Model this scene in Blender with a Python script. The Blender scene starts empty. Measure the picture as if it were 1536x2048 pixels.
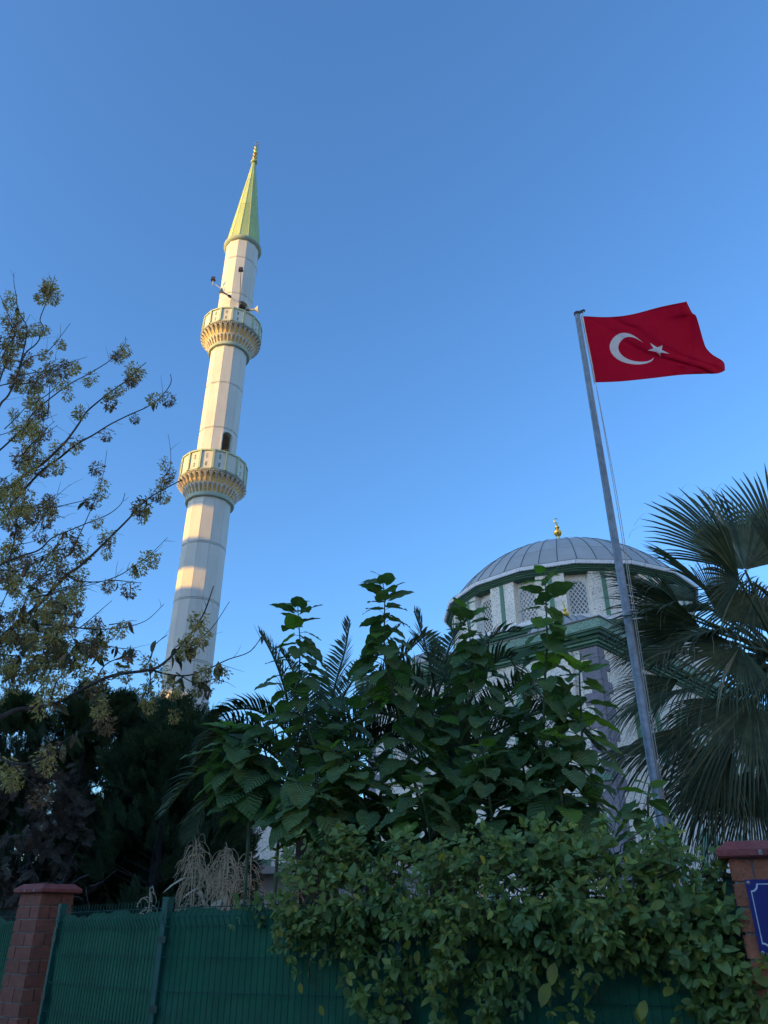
import bpy, math, random
import numpy as np
from mathutils import Vector, Matrix

random.seed(7)
rng = np.random.default_rng(11)
PI = math.pi
scn = bpy.context.scene
col = scn.collection

# ---------------------------------------------------------------- camera, light, exposure
F_PX = 1482.0                      # focal length in pixels of the 1536 x 2048 photograph
PITCH = math.radians(28.7)
EYE = 1.6
cam_d = bpy.data.cameras.new('camera')
cam = bpy.data.objects.new('camera', cam_d); col.objects.link(cam)
cam_d.sensor_fit = 'VERTICAL'; cam_d.sensor_height = 24.0
cam_d.lens = 24.0 * F_PX / 2048.0
cam_d.clip_start = 0.05; cam_d.clip_end = 3000
cam.location = (0, 0, EYE)
cam.rotation_euler = (math.radians(90) + PITCH, 0, 0)
scn.camera = cam

SUN_EL = math.radians(8.0)
SUN_H = Vector((-0.906, -0.423, 0)).normalized()      # horizontal direction towards the sun
world = bpy.data.worlds.new('World'); scn.world = world; world.use_nodes = True
wn = world.node_tree.nodes; wl = world.node_tree.links
for n in list(wn): wn.remove(n)
sky = wn.new('ShaderNodeTexSky'); sky.sky_type = 'NISHITA'; sky.sun_disc = False
sky.sun_elevation = SUN_EL
sky.sun_rotation = math.atan2(SUN_H.x, SUN_H.y)
sky.altitude = 50; sky.air_density = 1.0; sky.dust_density = 1.0; sky.ozone_density = 4.5
bg = wn.new('ShaderNodeBackground'); bg.inputs['Strength'].default_value = 0.15
wo = wn.new('ShaderNodeOutputWorld')
wl.new(sky.outputs[0], bg.inputs[0]); wl.new(bg.outputs[0], wo.inputs[0])
sd = bpy.data.lights.new('sun', 'SUN'); sd.energy = 2.2; sd.angle = math.radians(0.5)
sd.color = (1.0, 0.53, 0.05)
sun = bpy.data.objects.new('sun', sd); col.objects.link(sun)
sv = Vector((SUN_H.x * math.cos(SUN_EL), SUN_H.y * math.cos(SUN_EL), math.sin(SUN_EL)))
sun.rotation_euler = sv.to_track_quat('Z', 'Y').to_euler()
sun.location = sv * 50
scn.view_settings.view_transform = 'Standard'
scn.view_settings.look = 'None'
scn.view_settings.exposure = 1.76
scn.view_settings.gamma = 1.0
scn.view_settings.use_curve_mapping = False

# ---------------------------------------------------------------- surveying helpers
CT, ST = math.cos(PITCH), math.sin(PITCH)
def at(x, y, Y):
    """world point seen at photo pixel (x, y) at the ground distance Y"""
    u = (x - 768.0) / F_PX; v = (1024.0 - y) / F_PX
    t = Y / (CT - v * ST)
    return Vector((u * t, Y, (ST + v * CT) * t + EYE))
def zf(y, Yd):
    return at(768, y, Yd).z

# ---------------------------------------------------------------- materials
def new_mat(name):
    m = bpy.data.materials.new(name); m.use_nodes = True
    return m, m.node_tree.nodes, m.node_tree.links
def setin(n, k, v):
    if k in n.inputs: n.inputs[k].default_value = v
def mat(name, c, rough=0.8, var=0.15, scale=4.0, bump=0.0, bscale=60.0, metal=0.0, rand=0.0, spec=0.4, stain=None, sscale=1.2, samt=0.5, streak=False):
    m, N, L = new_mat(name); p = N['Principled BSDF']
    geo = N.new('ShaderNodeNewGeometry')
    nz = N.new('ShaderNodeTexNoise'); nz.inputs['Scale'].default_value = scale; nz.inputs['Detail'].default_value = 6
    nz.inputs['Roughness'].default_value = 0.65
    L.new(geo.outputs['Position'], nz.inputs['Vector'])
    mr = N.new('ShaderNodeMapRange'); mr.inputs[1].default_value = 0.3; mr.inputs[2].default_value = 0.7
    mr.inputs[3].default_value = 1 - var; mr.inputs[4].default_value = 1 + var
    L.new(nz.outputs['Fac'], mr.inputs[0])
    val = mr.outputs[0]
    if rand:
        oi = N.new('ShaderNodeObjectInfo')
        r2 = N.new('ShaderNodeMapRange'); r2.inputs[3].default_value = 1 - rand; r2.inputs[4].default_value = 1 + rand
        L.new(oi.outputs['Random'], r2.inputs[0])
        mu = N.new('ShaderNodeMath'); mu.operation = 'MULTIPLY'
        L.new(val, mu.inputs[0]); L.new(r2.outputs[0], mu.inputs[1]); val = mu.outputs[0]
    vm = N.new('ShaderNodeVectorMath'); vm.operation = 'SCALE'; vm.inputs[0].default_value = c[:3]
    L.new(val, vm.inputs['Scale'])
    out = vm.outputs[0]
    if stain:
        n2 = N.new('ShaderNodeTexNoise'); n2.inputs['Scale'].default_value = sscale; n2.inputs['Detail'].default_value = 8
        n2.inputs['Roughness'].default_value = 0.75
        if streak:
            vs_ = N.new('ShaderNodeVectorMath'); vs_.operation = 'MULTIPLY'; vs_.inputs[1].default_value = (1, 1, .12)
            L.new(geo.outputs['Position'], vs_.inputs[0]); L.new(vs_.outputs[0], n2.inputs['Vector'])
        else:
            L.new(geo.outputs['Position'], n2.inputs['Vector'])
        m2 = N.new('ShaderNodeMapRange'); m2.inputs[1].default_value = 0.5; m2.inputs[2].default_value = 0.75
        m2.inputs[4].default_value = samt
        L.new(n2.outputs['Fac'], m2.inputs[0])
        mx = N.new('ShaderNodeMix'); mx.data_type = 'RGBA'; mx.inputs['B'].default_value = (*stain, 1)
        L.new(m2.outputs[0], mx.inputs['Factor']); L.new(out, mx.inputs['A']); out = mx.outputs['Result']
    L.new(out, p.inputs['Base Color'])
    p.inputs['Roughness'].default_value = rough; p.inputs['Metallic'].default_value = metal
    setin(p, 'Specular IOR Level', spec)
    if bump:
        nb = N.new('ShaderNodeTexNoise'); nb.inputs['Scale'].default_value = bscale; nb.inputs['Detail'].default_value = 4
        L.new(geo.outputs['Position'], nb.inputs['Vector'])
        b = N.new('ShaderNodeBump'); b.inputs['Strength'].default_value = bump; b.inputs['Distance'].default_value = 0.02
        L.new(nb.outputs['Fac'], b.inputs['Height']); L.new(b.outputs[0], p.inputs['Normal'])
    return m
def leaf_mat(name, c1, c2, c3=None, trans=0.3, rough=0.5, veins=False, spec=0.35, tc=None, nvar=.26):
    m, N, L = new_mat(name); p = N['Principled BSDF']; out = N['Material Output']
    geo = N.new('ShaderNodeNewGeometry'); oi = N.new('ShaderNodeObjectInfo')
    ad = N.new('ShaderNodeMath'); ad.operation = 'ADD'
    L.new(geo.outputs['Random Per Island'], ad.inputs[0]); L.new(oi.outputs['Random'], ad.inputs[1])
    fr = N.new('ShaderNodeMath'); fr.operation = 'FRACT'; L.new(ad.outputs[0], fr.inputs[0])
    cr = N.new('ShaderNodeValToRGB')
    cr.color_ramp.elements[0].color = (*c1, 1); cr.color_ramp.elements[1].color = (*c2, 1)
    cr.color_ramp.elements[1].position = 0.85
    if c3:
        e = cr.color_ramp.elements.new(0.93); e.color = (*c2, 1)
        e = cr.color_ramp.elements.new(0.97); e.color = (*c3, 1)
    L.new(fr.outputs[0], cr.inputs[0])
    nz = N.new('ShaderNodeTexNoise'); nz.inputs['Scale'].default_value = 9; nz.inputs['Detail'].default_value = 4
    L.new(geo.outputs['Position'], nz.inputs['Vector'])
    mr = N.new('ShaderNodeMapRange'); mr.inputs[1].default_value = 0.3; mr.inputs[2].default_value = 0.7
    mr.inputs[3].default_value = 1 - nvar; mr.inputs[4].default_value = 1 + nvar
    L.new(nz.outputs['Fac'], mr.inputs[0])
    vm = N.new('ShaderNodeVectorMath'); vm.operation = 'SCALE'
    L.new(cr.outputs[0], vm.inputs[0]); L.new(mr.outputs[0], vm.inputs['Scale'])
    cout = vm.outputs[0]
    if veins:
        uv = N.new('ShaderNodeUVMap'); sp = N.new('ShaderNodeSeparateXYZ'); L.new(uv.outputs[0], sp.inputs[0])
        ab = N.new('ShaderNodeMath'); ab.operation = 'ABSOLUTE'; L.new(sp.outputs[0], ab.inputs[0])
        m1 = N.new('ShaderNodeMath'); m1.operation = 'MULTIPLY_ADD'; m1.inputs[1].default_value = -0.9
        L.new(ab.outputs[0], m1.inputs[0]); L.new(sp.outputs[1], m1.inputs[2])
        m2 = N.new('ShaderNodeMath'); m2.operation = 'MULTIPLY'; m2.inputs[1].default_value = 46.0; L.new(m1.outputs[0], m2.inputs[0])
        m3 = N.new('ShaderNodeMath'); m3.operation = 'SINE'; L.new(m2.outputs[0], m3.inputs[0])
        a4 = N.new('ShaderNodeMapRange'); a4.inputs[1].default_value = 0.7; a4.inputs[2].default_value = 1.0
        L.new(m3.outputs[0], a4.inputs[0])
        mid = N.new('ShaderNodeMapRange'); mid.inputs[1].default_value = 0.0; mid.inputs[2].default_value = 0.03
        mid.inputs[3].default_value = 1.0; mid.inputs[4].default_value = 0.0; L.new(ab.outputs[0], mid.inputs[0])
        mm = N.new('ShaderNodeMath'); mm.operation = 'MAXIMUM'; L.new(a4.outputs[0], mm.inputs[0]); L.new(mid.outputs[0], mm.inputs[1])
        mx = N.new('ShaderNodeMix'); mx.data_type = 'RGBA'; mx.inputs['B'].default_value = (c2[0]*1.6, c2[1]*1.35, c2[2]*1.4, 1)
        sc = N.new('ShaderNodeMath'); sc.operation = 'MULTIPLY'; sc.inputs[1].default_value = 0.45
        L.new(mm.outputs[0], sc.inputs[0]); L.new(sc.outputs[0], mx.inputs['Factor']); L.new(cout, mx.inputs['A'])
        cout = mx.outputs['Result']
        b = N.new('ShaderNodeBump'); b.inputs['Strength'].default_value = 0.6; b.inputs['Distance'].default_value = 0.010
        L.new(m3.outputs[0], b.inputs['Height']); L.new(b.outputs[0], p.inputs['Normal'])
    L.new(cout, p.inputs['Base Color'])
    p.inputs['Roughness'].default_value = rough; setin(p, 'Specular IOR Level', spec)
    tr = N.new('ShaderNodeBsdfTranslucent')
    tm = N.new('ShaderNodeVectorMath'); tm.operation = 'MULTIPLY'; tm.inputs[1].default_value = tc or (1.5, 1.6, 0.7)
    L.new(cout, tm.inputs[0]); L.new(tm.outputs[0], tr.inputs[0])
    ms = N.new('ShaderNodeMixShader'); ms.inputs[0].default_value = trans
    L.new(p.outputs[0], ms.inputs[1]); L.new(tr.outputs[0], ms.inputs[2]); L.new(ms.outputs[0], out.inputs[0])
    return m
def stucco_mat(name, c, speck, thr=0.55, scale=16.0):
    m, N, L = new_mat(name); p = N['Principled BSDF']
    geo = N.new('ShaderNodeNewGeometry')
    vo = N.new('ShaderNodeTexNoise'); vo.inputs['Scale'].default_value = scale; vo.inputs['Detail'].default_value = 3
    vo.inputs['Roughness'].default_value = 0.6
    L.new(geo.outputs['Position'], vo.inputs['Vector'])
    mr = N.new('ShaderNodeMapRange'); mr.inputs[1].default_value = thr; mr.inputs[2].default_value = thr + 0.035
    L.new(vo.outputs['Fac'], mr.inputs[0])
    n2 = N.new('ShaderNodeTexNoise'); n2.inputs['Scale'].default_value = 0.7; n2.inputs['Detail'].default_value = 6
    L.new(geo.outputs['Position'], n2.inputs['Vector'])
    r2 = N.new('ShaderNodeMapRange'); r2.inputs[1].default_value = .3; r2.inputs[2].default_value = .7; r2.inputs[3].default_value = .84; r2.inputs[4].default_value = 1.06
    L.new(n2.outputs['Fac'], r2.inputs[0])
    mx = N.new('ShaderNodeMix'); mx.data_type = 'RGBA'; mx.inputs['A'].default_value = (*c, 1); mx.inputs['B'].default_value = (*speck, 1)
    L.new(mr.outputs[0], mx.inputs['Factor'])
    vm = N.new('ShaderNodeVectorMath'); vm.operation = 'SCALE'; L.new(mx.outputs['Result'], vm.inputs[0]); L.new(r2.outputs[0], vm.inputs['Scale'])
    L.new(vm.outputs[0], p.inputs['Base Color']); p.inputs['Roughness'].default_value = 0.9
    b = N.new('ShaderNodeBump'); b.inputs['Strength'].default_value = 0.5; b.inputs['Distance'].default_value = 0.01
    L.new(vo.outputs['Fac'], b.inputs['Height']); L.new(b.outputs[0], p.inputs['Normal'])
    return m

MT = {
 'asphalt': mat('asphalt', (.05, .05, .052), .9, .25, 6, .4, 90),
 'soil': mat('soil', (.10, .075, .05), .95, .3, 3, .6, 30),
 'paving': mat('paving', (.28, .27, .25), .9, .15, 5, .3, 60, rand=.08),
 'minaret': mat('minaret_paint', (.61, .60, .545), .75, .05, .8, .15, 40, rand=.05, stain=(.42, .40, .35), sscale=3.2, samt=.5, streak=True),
 'mingreen': mat('minaret_green', (.40, .50, .33), .75, .10, 2.0, .15, 40, stain=(.5, .45, .36), sscale=2.5, samt=.5),
 'ringgreen': mat('ring_green', (.34, .42, .34), .8, .15, 2.0, .15, 40, stain=(.45, .38, .28), sscale=3, samt=.5),
 'spire': mat('spire_green', (.40, .50, .20), .65, .10, 1.2, .1, 40, rand=.06, stain=(.48, .50, .32), sscale=1.5, samt=.4),
 'niche': mat('niche_ochre', (.74, .50, .20), .8, .25, 6),
 'rib': mat('niche_plaster', (.62, .60, .54), .8, .18, 5),
 'rim': mat('dirty_rim', (.30, .29, .24), .9, .35, 8),
 'black': mat('dark_inside', (.02, .02, .02), .9, .1, 4),
 'gold': mat('gilded_metal', (.75, .53, .14), .32, .15, 12, metal=1.0),
 'dome': mat('dome_sheet', (.44, .44, .42), .55, .08, 1.5, .08, 8, rand=.07, metal=.15, stain=(.34, .34, .33), sscale=1.3, samt=.5),
 'seam': mat('dome_seam', (.13, .135, .14), .6, .1, 5),
 'gutter': mat('white_gutter', (.70, .71, .73), .5, .1, 5, stain=(.4, .38, .34), sscale=4, samt=.4),
 'green': mat('green_molding', (.03, .095, .06), .7, .2, 3),
 'greenlt': mat('green_paint', (.12, .25, .17), .8, .12, 3),
 'fascia': stucco_mat('green_speckled_fascia', (.24, .37, .29), (.09, .16, .12), .55, 22),
 'stucco': stucco_mat('speckled_stucco', (.84, .80, .71), (.38, .36, .33), .56, 21),
 'quoin': stucco_mat('purple_grey_quoin', (.235, .225, .27), (.14, .135, .165), .56, 22),
 'lattice': mat('lattice_plaster', (.68, .65, .60), .8, .08, 5),
 'glass': mat('window_glass', (.10, .11, .115), .12, .2, 2, spec=.8),
 'steel': mat('galvanised_steel', (.28, .30, .31), .5, .22, 9, .15, 70, metal=.55, stain=(.52, .54, .56), sscale=16, samt=.55),
 'rope': mat('rope', (.42, .40, .36), .9, .1, 20),
 'flagred': leaf_mat('red_cloth', (.56, .005, .028), (.56, .005, .028), trans=.35, rough=.85, spec=.1, tc=(1, 1, 1), nvar=.05),
 'flagwhite': leaf_mat('white_cloth', (.82, .82, .84), (.82, .82, .84), trans=.3, rough=.85, spec=.1, tc=(1, 1, 1), nvar=.05),
 'bark': mat('bark_dark', (.055, .047, .042), .95, .35, 12, .8, 50),
 'twig': mat('twig', (.045, .040, .036), .9, .3, 14),
 'branch_grey': mat('branch_grey', (.10, .095, .10), .9, .3, 14),
 'greenstem': mat('green_stem', (.085, .12, .055), .7, .25, 12),
 'vinestem': mat('vine_stem', (.09, .065, .045), .9, .3, 14),
 'brickL': mat('brick_brown', (.26, .10, .068), .9, .22, 18, .5, 70, rand=.14),
 'brickR': mat('brick_orange', (.42, .145, .075), .9, .18, 18, .5, 70, rand=.10),
 'mortar': mat('mortar', (.30, .25, .23), .95, .2, 14, .5, 60),
 'cap': mat('red_coping', (.25, .065, .055), .75, .2, 8, .5, 45, stain=(.38, .17, .15), sscale=9, samt=.5),
 'fencegreen': mat('fence_green', (.014, .11, .085), .55, .15, 10),
 'wire': mat('wire_green', (.008, .075, .055), .5, .12, 10),
 'cloth': mat('green_netting', (.020, .140, .070), .85, .22, 3, .35, 130, stain=(.05, .13, .09), sscale=2.2, samt=.6),
 'clip': mat('clip', (.02, .06, .05), .5, .1, 10),
 'signblue': mat('enamel_blue', (.008, .012, .15), .12, .05, 5, spec=.9),
 'signwhite': mat('enamel_white', (.62, .66, .72), .25, .08, 9, spec=.8),
 'rivet': mat('rivet', (.35, .30, .30), .4, .2, 20, metal=.7),
 'dry': mat('dry_straw', (.56, .46, .32), .9, .25, 18),
 'shedwall': mat('shed_wall', (.58, .58, .57), .85, .10, 2),
 'bars': mat('window_bars', (.08, .08, .09), .6, .1, 5),
 'darkmetal': mat('dark_metal', (.04, .035, .045), .5, .2, 12),
 'hornmetal': mat('horn_metal', (.42, .42, .38), .5, .2, 12),
 'render1': mat('render_cream', (.72, .66, .56), .9, .08, 1.5),
 'render2': mat('render_grey', (.50, .48, .44), .9, .08, 1.5),
 'palmtrunk': mat('palm_trunk', (.06, .045, .035), .95, .4, 14, .9, 30),
 # foliage
 'mulberry': leaf_mat('mulberry_leaf', (.062, .128, .046), (.112, .20, .066), trans=.30, rough=.5, veins=True),
 'mulberry_new': leaf_mat('young_mulberry_leaf', (.10, .22, .035), (.14, .28, .045), trans=.38, rough=.5, veins=True),
 'vine': leaf_mat('vine_leaf', (.080, .140, .034), (.20, .27, .06), (.34, .34, .06), trans=.28, rough=.5),
 'vine_pale': leaf_mat('vine_pale_leaf', (.13, .22, .075), (.18, .28, .09), trans=.25, rough=.5),
 'conifer': leaf_mat('conifer_spray', (.020, .046, .022), (.042, .085, .034), trans=.08, rough=.75),
 'deadtwig': leaf_mat('dead_conifer_twig', (.058, .048, .036), (.105, .088, .068), trans=.0, rough=.9),
 'date': leaf_mat('date_palm_leaflet', (.030, .052, .026), (.060, .090, .042), trans=.15, rough=.7, spec=.2),
 'fan': leaf_mat('fan_palm_blade', (.042, .062, .034), (.088, .112, .060), (.24, .22, .13), trans=.08, rough=.65, spec=.25),
 'fandry': leaf_mat('fan_palm_fibre', (.17, .155, .11), (.24, .21, .15), trans=.1, rough=.8),
 'seed': leaf_mat('winged_seed', (.30, .26, .09), (.48, .42, .16), (.10, .05, .03), trans=.25, rough=.8, tc=(1.3, 1.2, .8)),
 'seedbrown': leaf_mat('brown_winged_seed', (.18, .13, .07), (.28, .20, .11), (.10, .05, .03), trans=.2, rough=.8, tc=(1.3, 1.1, .8)),
 'treeleaf': leaf_mat('tree_leaf', (.05, .065, .030), (.10, .095, .045), (.17, .12, .06), trans=.25, rough=.7, tc=(1.3, 1.2, .8)),
 'deadleaf': leaf_mat('dead_leaf', (.16, .085, .045), (.24, .15, .08), trans=.2, rough=.85, tc=(1.3, 1.1, .8)),
}

# ---------------------------------------------------------------- mesh helpers
class MB:
    def __init__(s): s.v = []; s.f = []; s.uv = None
    def add(s, vs, fs):
        o = len(s.v); s.v += [tuple(p) for p in vs]; s.f += [tuple(i + o for i in f) for f in fs]; return s
    def box(s, c, ax, hx, ay, hy, az, hz):
        c = Vector(c); a = Vector(ax) * hx; b = Vector(ay) * hy; d = Vector(az) * hz
        vs = [c + i*a + j*b + k*d for k in (-1, 1) for j in (-1, 1) for i in (-1, 1)]
        return s.add(vs, [(0,2,3,1),(4,5,7,6),(0,1,5,4),(2,6,7,3),(0,4,6,2),(1,3,7,5)])
    def abox(s, x0, x1, y0, y1, z0, z1):
        return s.box(((x0+x1)/2,(y0+y1)/2,(z0+z1)/2),(1,0,0),(x1-x0)/2,(0,1,0),(y1-y0)/2,(0,0,1),(z1-z0)/2)
    def tube(s, pts, rad, n=6, caps=True):
        pts = [Vector(p) for p in pts]
        if not hasattr(rad, '__len__'): rad = [rad]*len(pts)
        prev = None; o = len(s.v); vs = []
        for i, p in enumerate(pts):
            t = (pts[min(i+1, len(pts)-1)] - pts[max(i-1, 0)])
            if t.length < 1e-9: t = Vector((0,0,1))
            t.normalize()
            if prev is None:
                a = Vector((0,0,1)) if abs(t.z) < .9 else Vector((1,0,0))
                x = t.cross(a).normalized()
            else:
                x = (prev - t*prev.dot(t))
                x = x.normalized() if x.length > 1e-6 else t.orthogonal().normalized()
            prev = x; y = t.cross(x)
            for k in range(n):
                a = 2*PI*k/n; vs.append(p + (x*math.cos(a)+y*math.sin(a))*rad[i])
        fs = []
        for i in range(len(pts)-1):
            for k in range(n):
                fs.append((i*n+k, i*n+(k+1)%n, (i+1)*n+(k+1)%n, (i+1)*n+k))
        if caps:
            fs.append(tuple(range(n-1,-1,-1))); fs.append(tuple((len(pts)-1)*n+k for k in range(n)))
        return s.add(vs, fs)
    def lathe(s, c, prof, n=24, rot=0.0, close=True):
        vs = []; c = Vector(c)
        for r, z in prof:
            for k in range(n):
                a = rot + 2*PI*k/n; vs.append(c + Vector((r*math.cos(a), r*math.sin(a), z)))
        fs = []
        for i in range(len(prof)-1):
            for k in range(n):
                fs.append((i*n+k, i*n+(k+1)%n, (i+1)*n+(k+1)%n, (i+1)*n+k))
        if close:
            fs.append(tuple(range(n-1,-1,-1))); fs.append(tuple((len(prof)-1)*n+k for k in range(n)))
        return s.add(vs, fs)
    def build(s, name, m, parent=None, smooth=False, local=False):
        me = bpy.data.meshes.new(name)
        off = Vector((0,0,0))
        if parent is not None and not local: off = world_loc(parent)
        v = [(p[0]-off.x, p[1]-off.y, p[2]-off.z) for p in s.v]
        me.from_pydata(v, [], s.f); me.update()
        if smooth:
            me.shade_smooth(); me.set_sharp_from_angle(angle=0.65)
        me.materials.append(MT[m] if isinstance(m, str) else m)
        return link(name, me, parent)
def world_loc(o):
    p = Vector(o.location)
    while o.parent is not None:
        o = o.parent; p = p + Vector(o.location)
    return p
def link(name, me, parent=None):
    o = bpy.data.objects.new(name, me); col.objects.link(o)
    if parent is not None: o.parent = parent
    return o
def tag(o, label=None, cat=None, group=None, kind=None):
    if label: o['label'] = label
    if cat: o['category'] = cat
    if group: o['group'] = group
    if kind: o['kind'] = kind
    return o
def thing(name, loc, label, cat, group=None):
    o = bpy.data.objects.new(name, None); o.empty_display_size = .2; col.objects.link(o); o.location = loc
    return tag(o, label, cat, group)
def place(name, me, parent, M):
    """a part that shares mesh data, put at world matrix M (parents are never rotated)"""
    o = link(name, me, parent)
    M = M.copy()
    if parent is not None: M.translation = M.translation - world_loc(parent)
    o.matrix_basis = M
    return o
def frame(d, nrm):
    """rotation whose Y axis is d and whose Z axis is near nrm"""
    y = Vector(d).normalized(); z = Vector(nrm); z = z - y*z.dot(y)
    if z.length < 1e-5: z = y.orthogonal()
    z.normalize(); x = y.cross(z)
    return Matrix((x, y, z)).transposed()
def trs(p, R, s=1.0):
    M = R.to_4x4() @ Matrix.Diagonal((s, s, s, 1)); M.translation = Vector(p); return M
def mesh_np(name, V, F, m, uv=None, off=None):
    me = bpy.data.meshes.new(name)
    if off is not None: V = V - np.array(off)
    k = F.shape[1]
    me.vertices.add(len(V)); me.vertices.foreach_set('co', V.astype(np.float32).ravel())
    me.loops.add(F.size); me.loops.foreach_set('vertex_index', F.astype(np.int32).ravel())
    me.polygons.add(len(F)); me.polygons.foreach_set('loop_start', np.arange(0, F.size, k, dtype=np.int32))
    if uv is not None:
        l = me.uv_layers.new(name='UVMap'); l.data.foreach_set('uv', uv[F.ravel()].astype(np.float32).ravel())
    me.update(calc_edges=True)
    me.materials.append(MT[m] if isinstance(m, str) else m)
    return me
def scatter(name, tmpl, mats, m, parent=None, kind=None):
    """joins copies of a template (V, F[, uv]) at the given 4x4 world matrices into one mesh part"""
    V, F = tmpl[0], tmpl[1]
    A = np.array([[list(r) for r in M] for M in mats])
    P = np.einsum('nij,vj->nvi', A[:, :3, :3], V) + A[:, None, :3, 3]
    n, k = len(mats), len(V)
    FF = (F[None] + (np.arange(n)*k)[:, None, None]).reshape(-1, F.shape[1])
    uv = np.tile(tmpl[2], (n, 1)) if len(tmpl) > 2 else None
    off = tuple(world_loc(parent)) if parent is not None else None
    me = mesh_np(name, P.reshape(-1, 3), FF, m, uv, off)
    o = link(name, me, parent)
    if kind: o['kind'] = kind
    return o
def smoothline(pts, n=5):
    """Catmull-Rom through points"""
    P = [Vector(p) for p in pts]
    if len(P) < 3:
        return [P[0].lerp(P[-1], i/n) for i in range(n+1)]
    out = []
    for i in range(len(P)-1):
        a = P[max(i-1,0)]; b = P[i]; c = P[i+1]; d = P[min(i+2,len(P)-1)]
        for k in range(n):
            t = k/n
            out.append(.5*((2*b)+(c-a)*t+(2*a-5*b+4*c-d)*t*t+(3*b-a-3*c+d)*t**3))
    out.append(P[-1]); return out
def R3(): return random.random()
def U(a, b): return random.uniform(a, b)
def rdir():
    v = Vector((random.gauss(0,1), random.gauss(0,1), random.gauss(0,1))); return v.normalized()

# ================================================================ GROUND
def sheet(name, x0, x1, y0, y1, z, m):
    b = MB(); b.abox(x0, x1, y0, y1, z-.2, z); o = b.build(name, m); o['kind'] = 'structure'; return o
g = MB(); g.add([(-900,-900,0),(900,-900,0),(900,900,0),(-900,900,0)], [(0,1,2,3)]); tag(g.build('ground', 'soil'), kind='structure')
sheet('road', -60, 60, -9.0, -1.6, .006, 'asphalt')
sheet('pavement', -60, 60, -1.6, 3.2, .12, 'paving')
sheet('garden_soil', -9, 22, 8.2, 60, .05, 'soil')

# ================================================================ MOSQUE
C0 = Vector((6.75, 22.0, 0)); EL = Vector((-.74, .673, 0)).normalized(); ER = Vector((.673, .74, 0)).normalized()
UP = Vector((0, 0, 1))
def W(p, q, z): return C0 + EL*p + ER*q + UP*z
PLEN, QLEN = 10.7, 16.5
mosque = thing('mosque', W(PLEN/2, QLEN/2, 0), 'white speckled mosque with grey ribbed dome, green cornices and lattice windows', 'mosque')
def slab(name, p0, p1, q0, q1, z0, z1, m, parent=mosque):
    b = MB(); b.box(W((p0+p1)/2, (q0+q1)/2, (z0+z1)/2), EL, (p1-p0)/2, ER, (q1-q0)/2, UP, (z1-z0)/2)
    return b.build(name, m, parent)
# arch outline helper: (half width, spring height, top) -> points in the (s, z) plane, going round from lower right
def arch_pts(hw, z0, zs, n=12):
    P = [(hw, z0)]
    for k in range(n+1):
        a = PI*k/n; P.append((hw*math.cos(a), zs + hw*1.05*math.sin(a)))
    P.append((-hw, z0)); return P
def wall_window(org, es, en, width, z0, zs, mb_surround=None, scale=1.0, cell=.2, parent=mosque, surround='greenlt', sur_w=.22, proud=.06):
    """window in the plane through org spanned by es (sideways) and UP, facing en; frame, lattice and pane"""
    hw = width/2
    fr = MB()
    inner = arch_pts(hw, z0, zs); outer = arch_pts(hw+sur_w, z0, zs)
    def pt(s, z, d): return org + es*s + UP*z + en*d
    n = len(inner); vs = []
    for (a, b) in zip(inner, outer):
        vs += [pt(a[0], a[1], 0), pt(a[0], a[1], proud), pt(b[0], b[1], proud), pt(b[0], b[1], 0)]
    fs = []
    for i in range(n-1):
        for k in range(4):
            fs.append((i*4+k, i*4+(k+1)%4, (i+1)*4+(k+1)%4, (i+1)*4+k))
    fs += [(0,1,2,3), tuple((n-1)*4+k for k in (3,2,1,0))]
    fr.add(vs, fs)
    f = fr.build('window', surround, parent)
    f2 = MB(); inn = arch_pts(hw-.05, z0+.03, zs); vs = []
    for (a, b) in zip(inn, inner):
        vs += [pt(a[0], a[1], .002), pt(a[0], a[1], .035), pt(b[0]*.998, b[1]-.001, .035), pt(b[0]*.998, b[1]-.001, .002)]
    f2.add(vs, fs[:-2]); f2.build('inner_frame', 'lattice', f)
    gl = MB(); P = arch_pts(hw-.02, z0+.01, zs)
    gl.add([pt(a, b, .006) for a, b in P], [tuple(range(len(P)))]); gl.build('pane', 'glass', f)
    la = MB()
    ztop = zs + hw*1.05
    def inside(s, z):
        if z < z0 or abs(s) > hw-.03: return False
        if z <= zs: return True
        return (s/(hw-.03))**2 + ((z-zs)/(hw*1.05-.03))**2 <= 1
    for sg in (-1, 1):
        kmin = int((z0-hw*1.5)/cell)-1; kmax = int((ztop+hw*1.5)/cell)+2
        for k in range(kmin, kmax):
            zc = k*cell
            seg = []
            for j in range(81):
                s = -hw + width*j/80; z = zc + sg*s*1.35
                if inside(s, z): seg.append((s, z))
            if len(seg) > 3:
                a, b = seg[0], seg[-1]
                A = pt(a[0], a[1], .018 + .008*(sg > 0)); B = pt(b[0], b[1], .018 + .008*(sg > 0))
                d = (B-A); ln = d.length; d.normalize(); nn = en; w = nn.cross(d)
                la.box((A+B)/2, d, ln/2, w, .017, nn, .009)
    lo = la.build('lattice', 'lattice', f)
    sl = MB(); sl.box(pt(0, z0-.05, proud/2+.01), es, hw+sur_w+.05, UP, .05, en, proud/2+.03); sl.build('sill', 'lattice', f)
    return f
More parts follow.
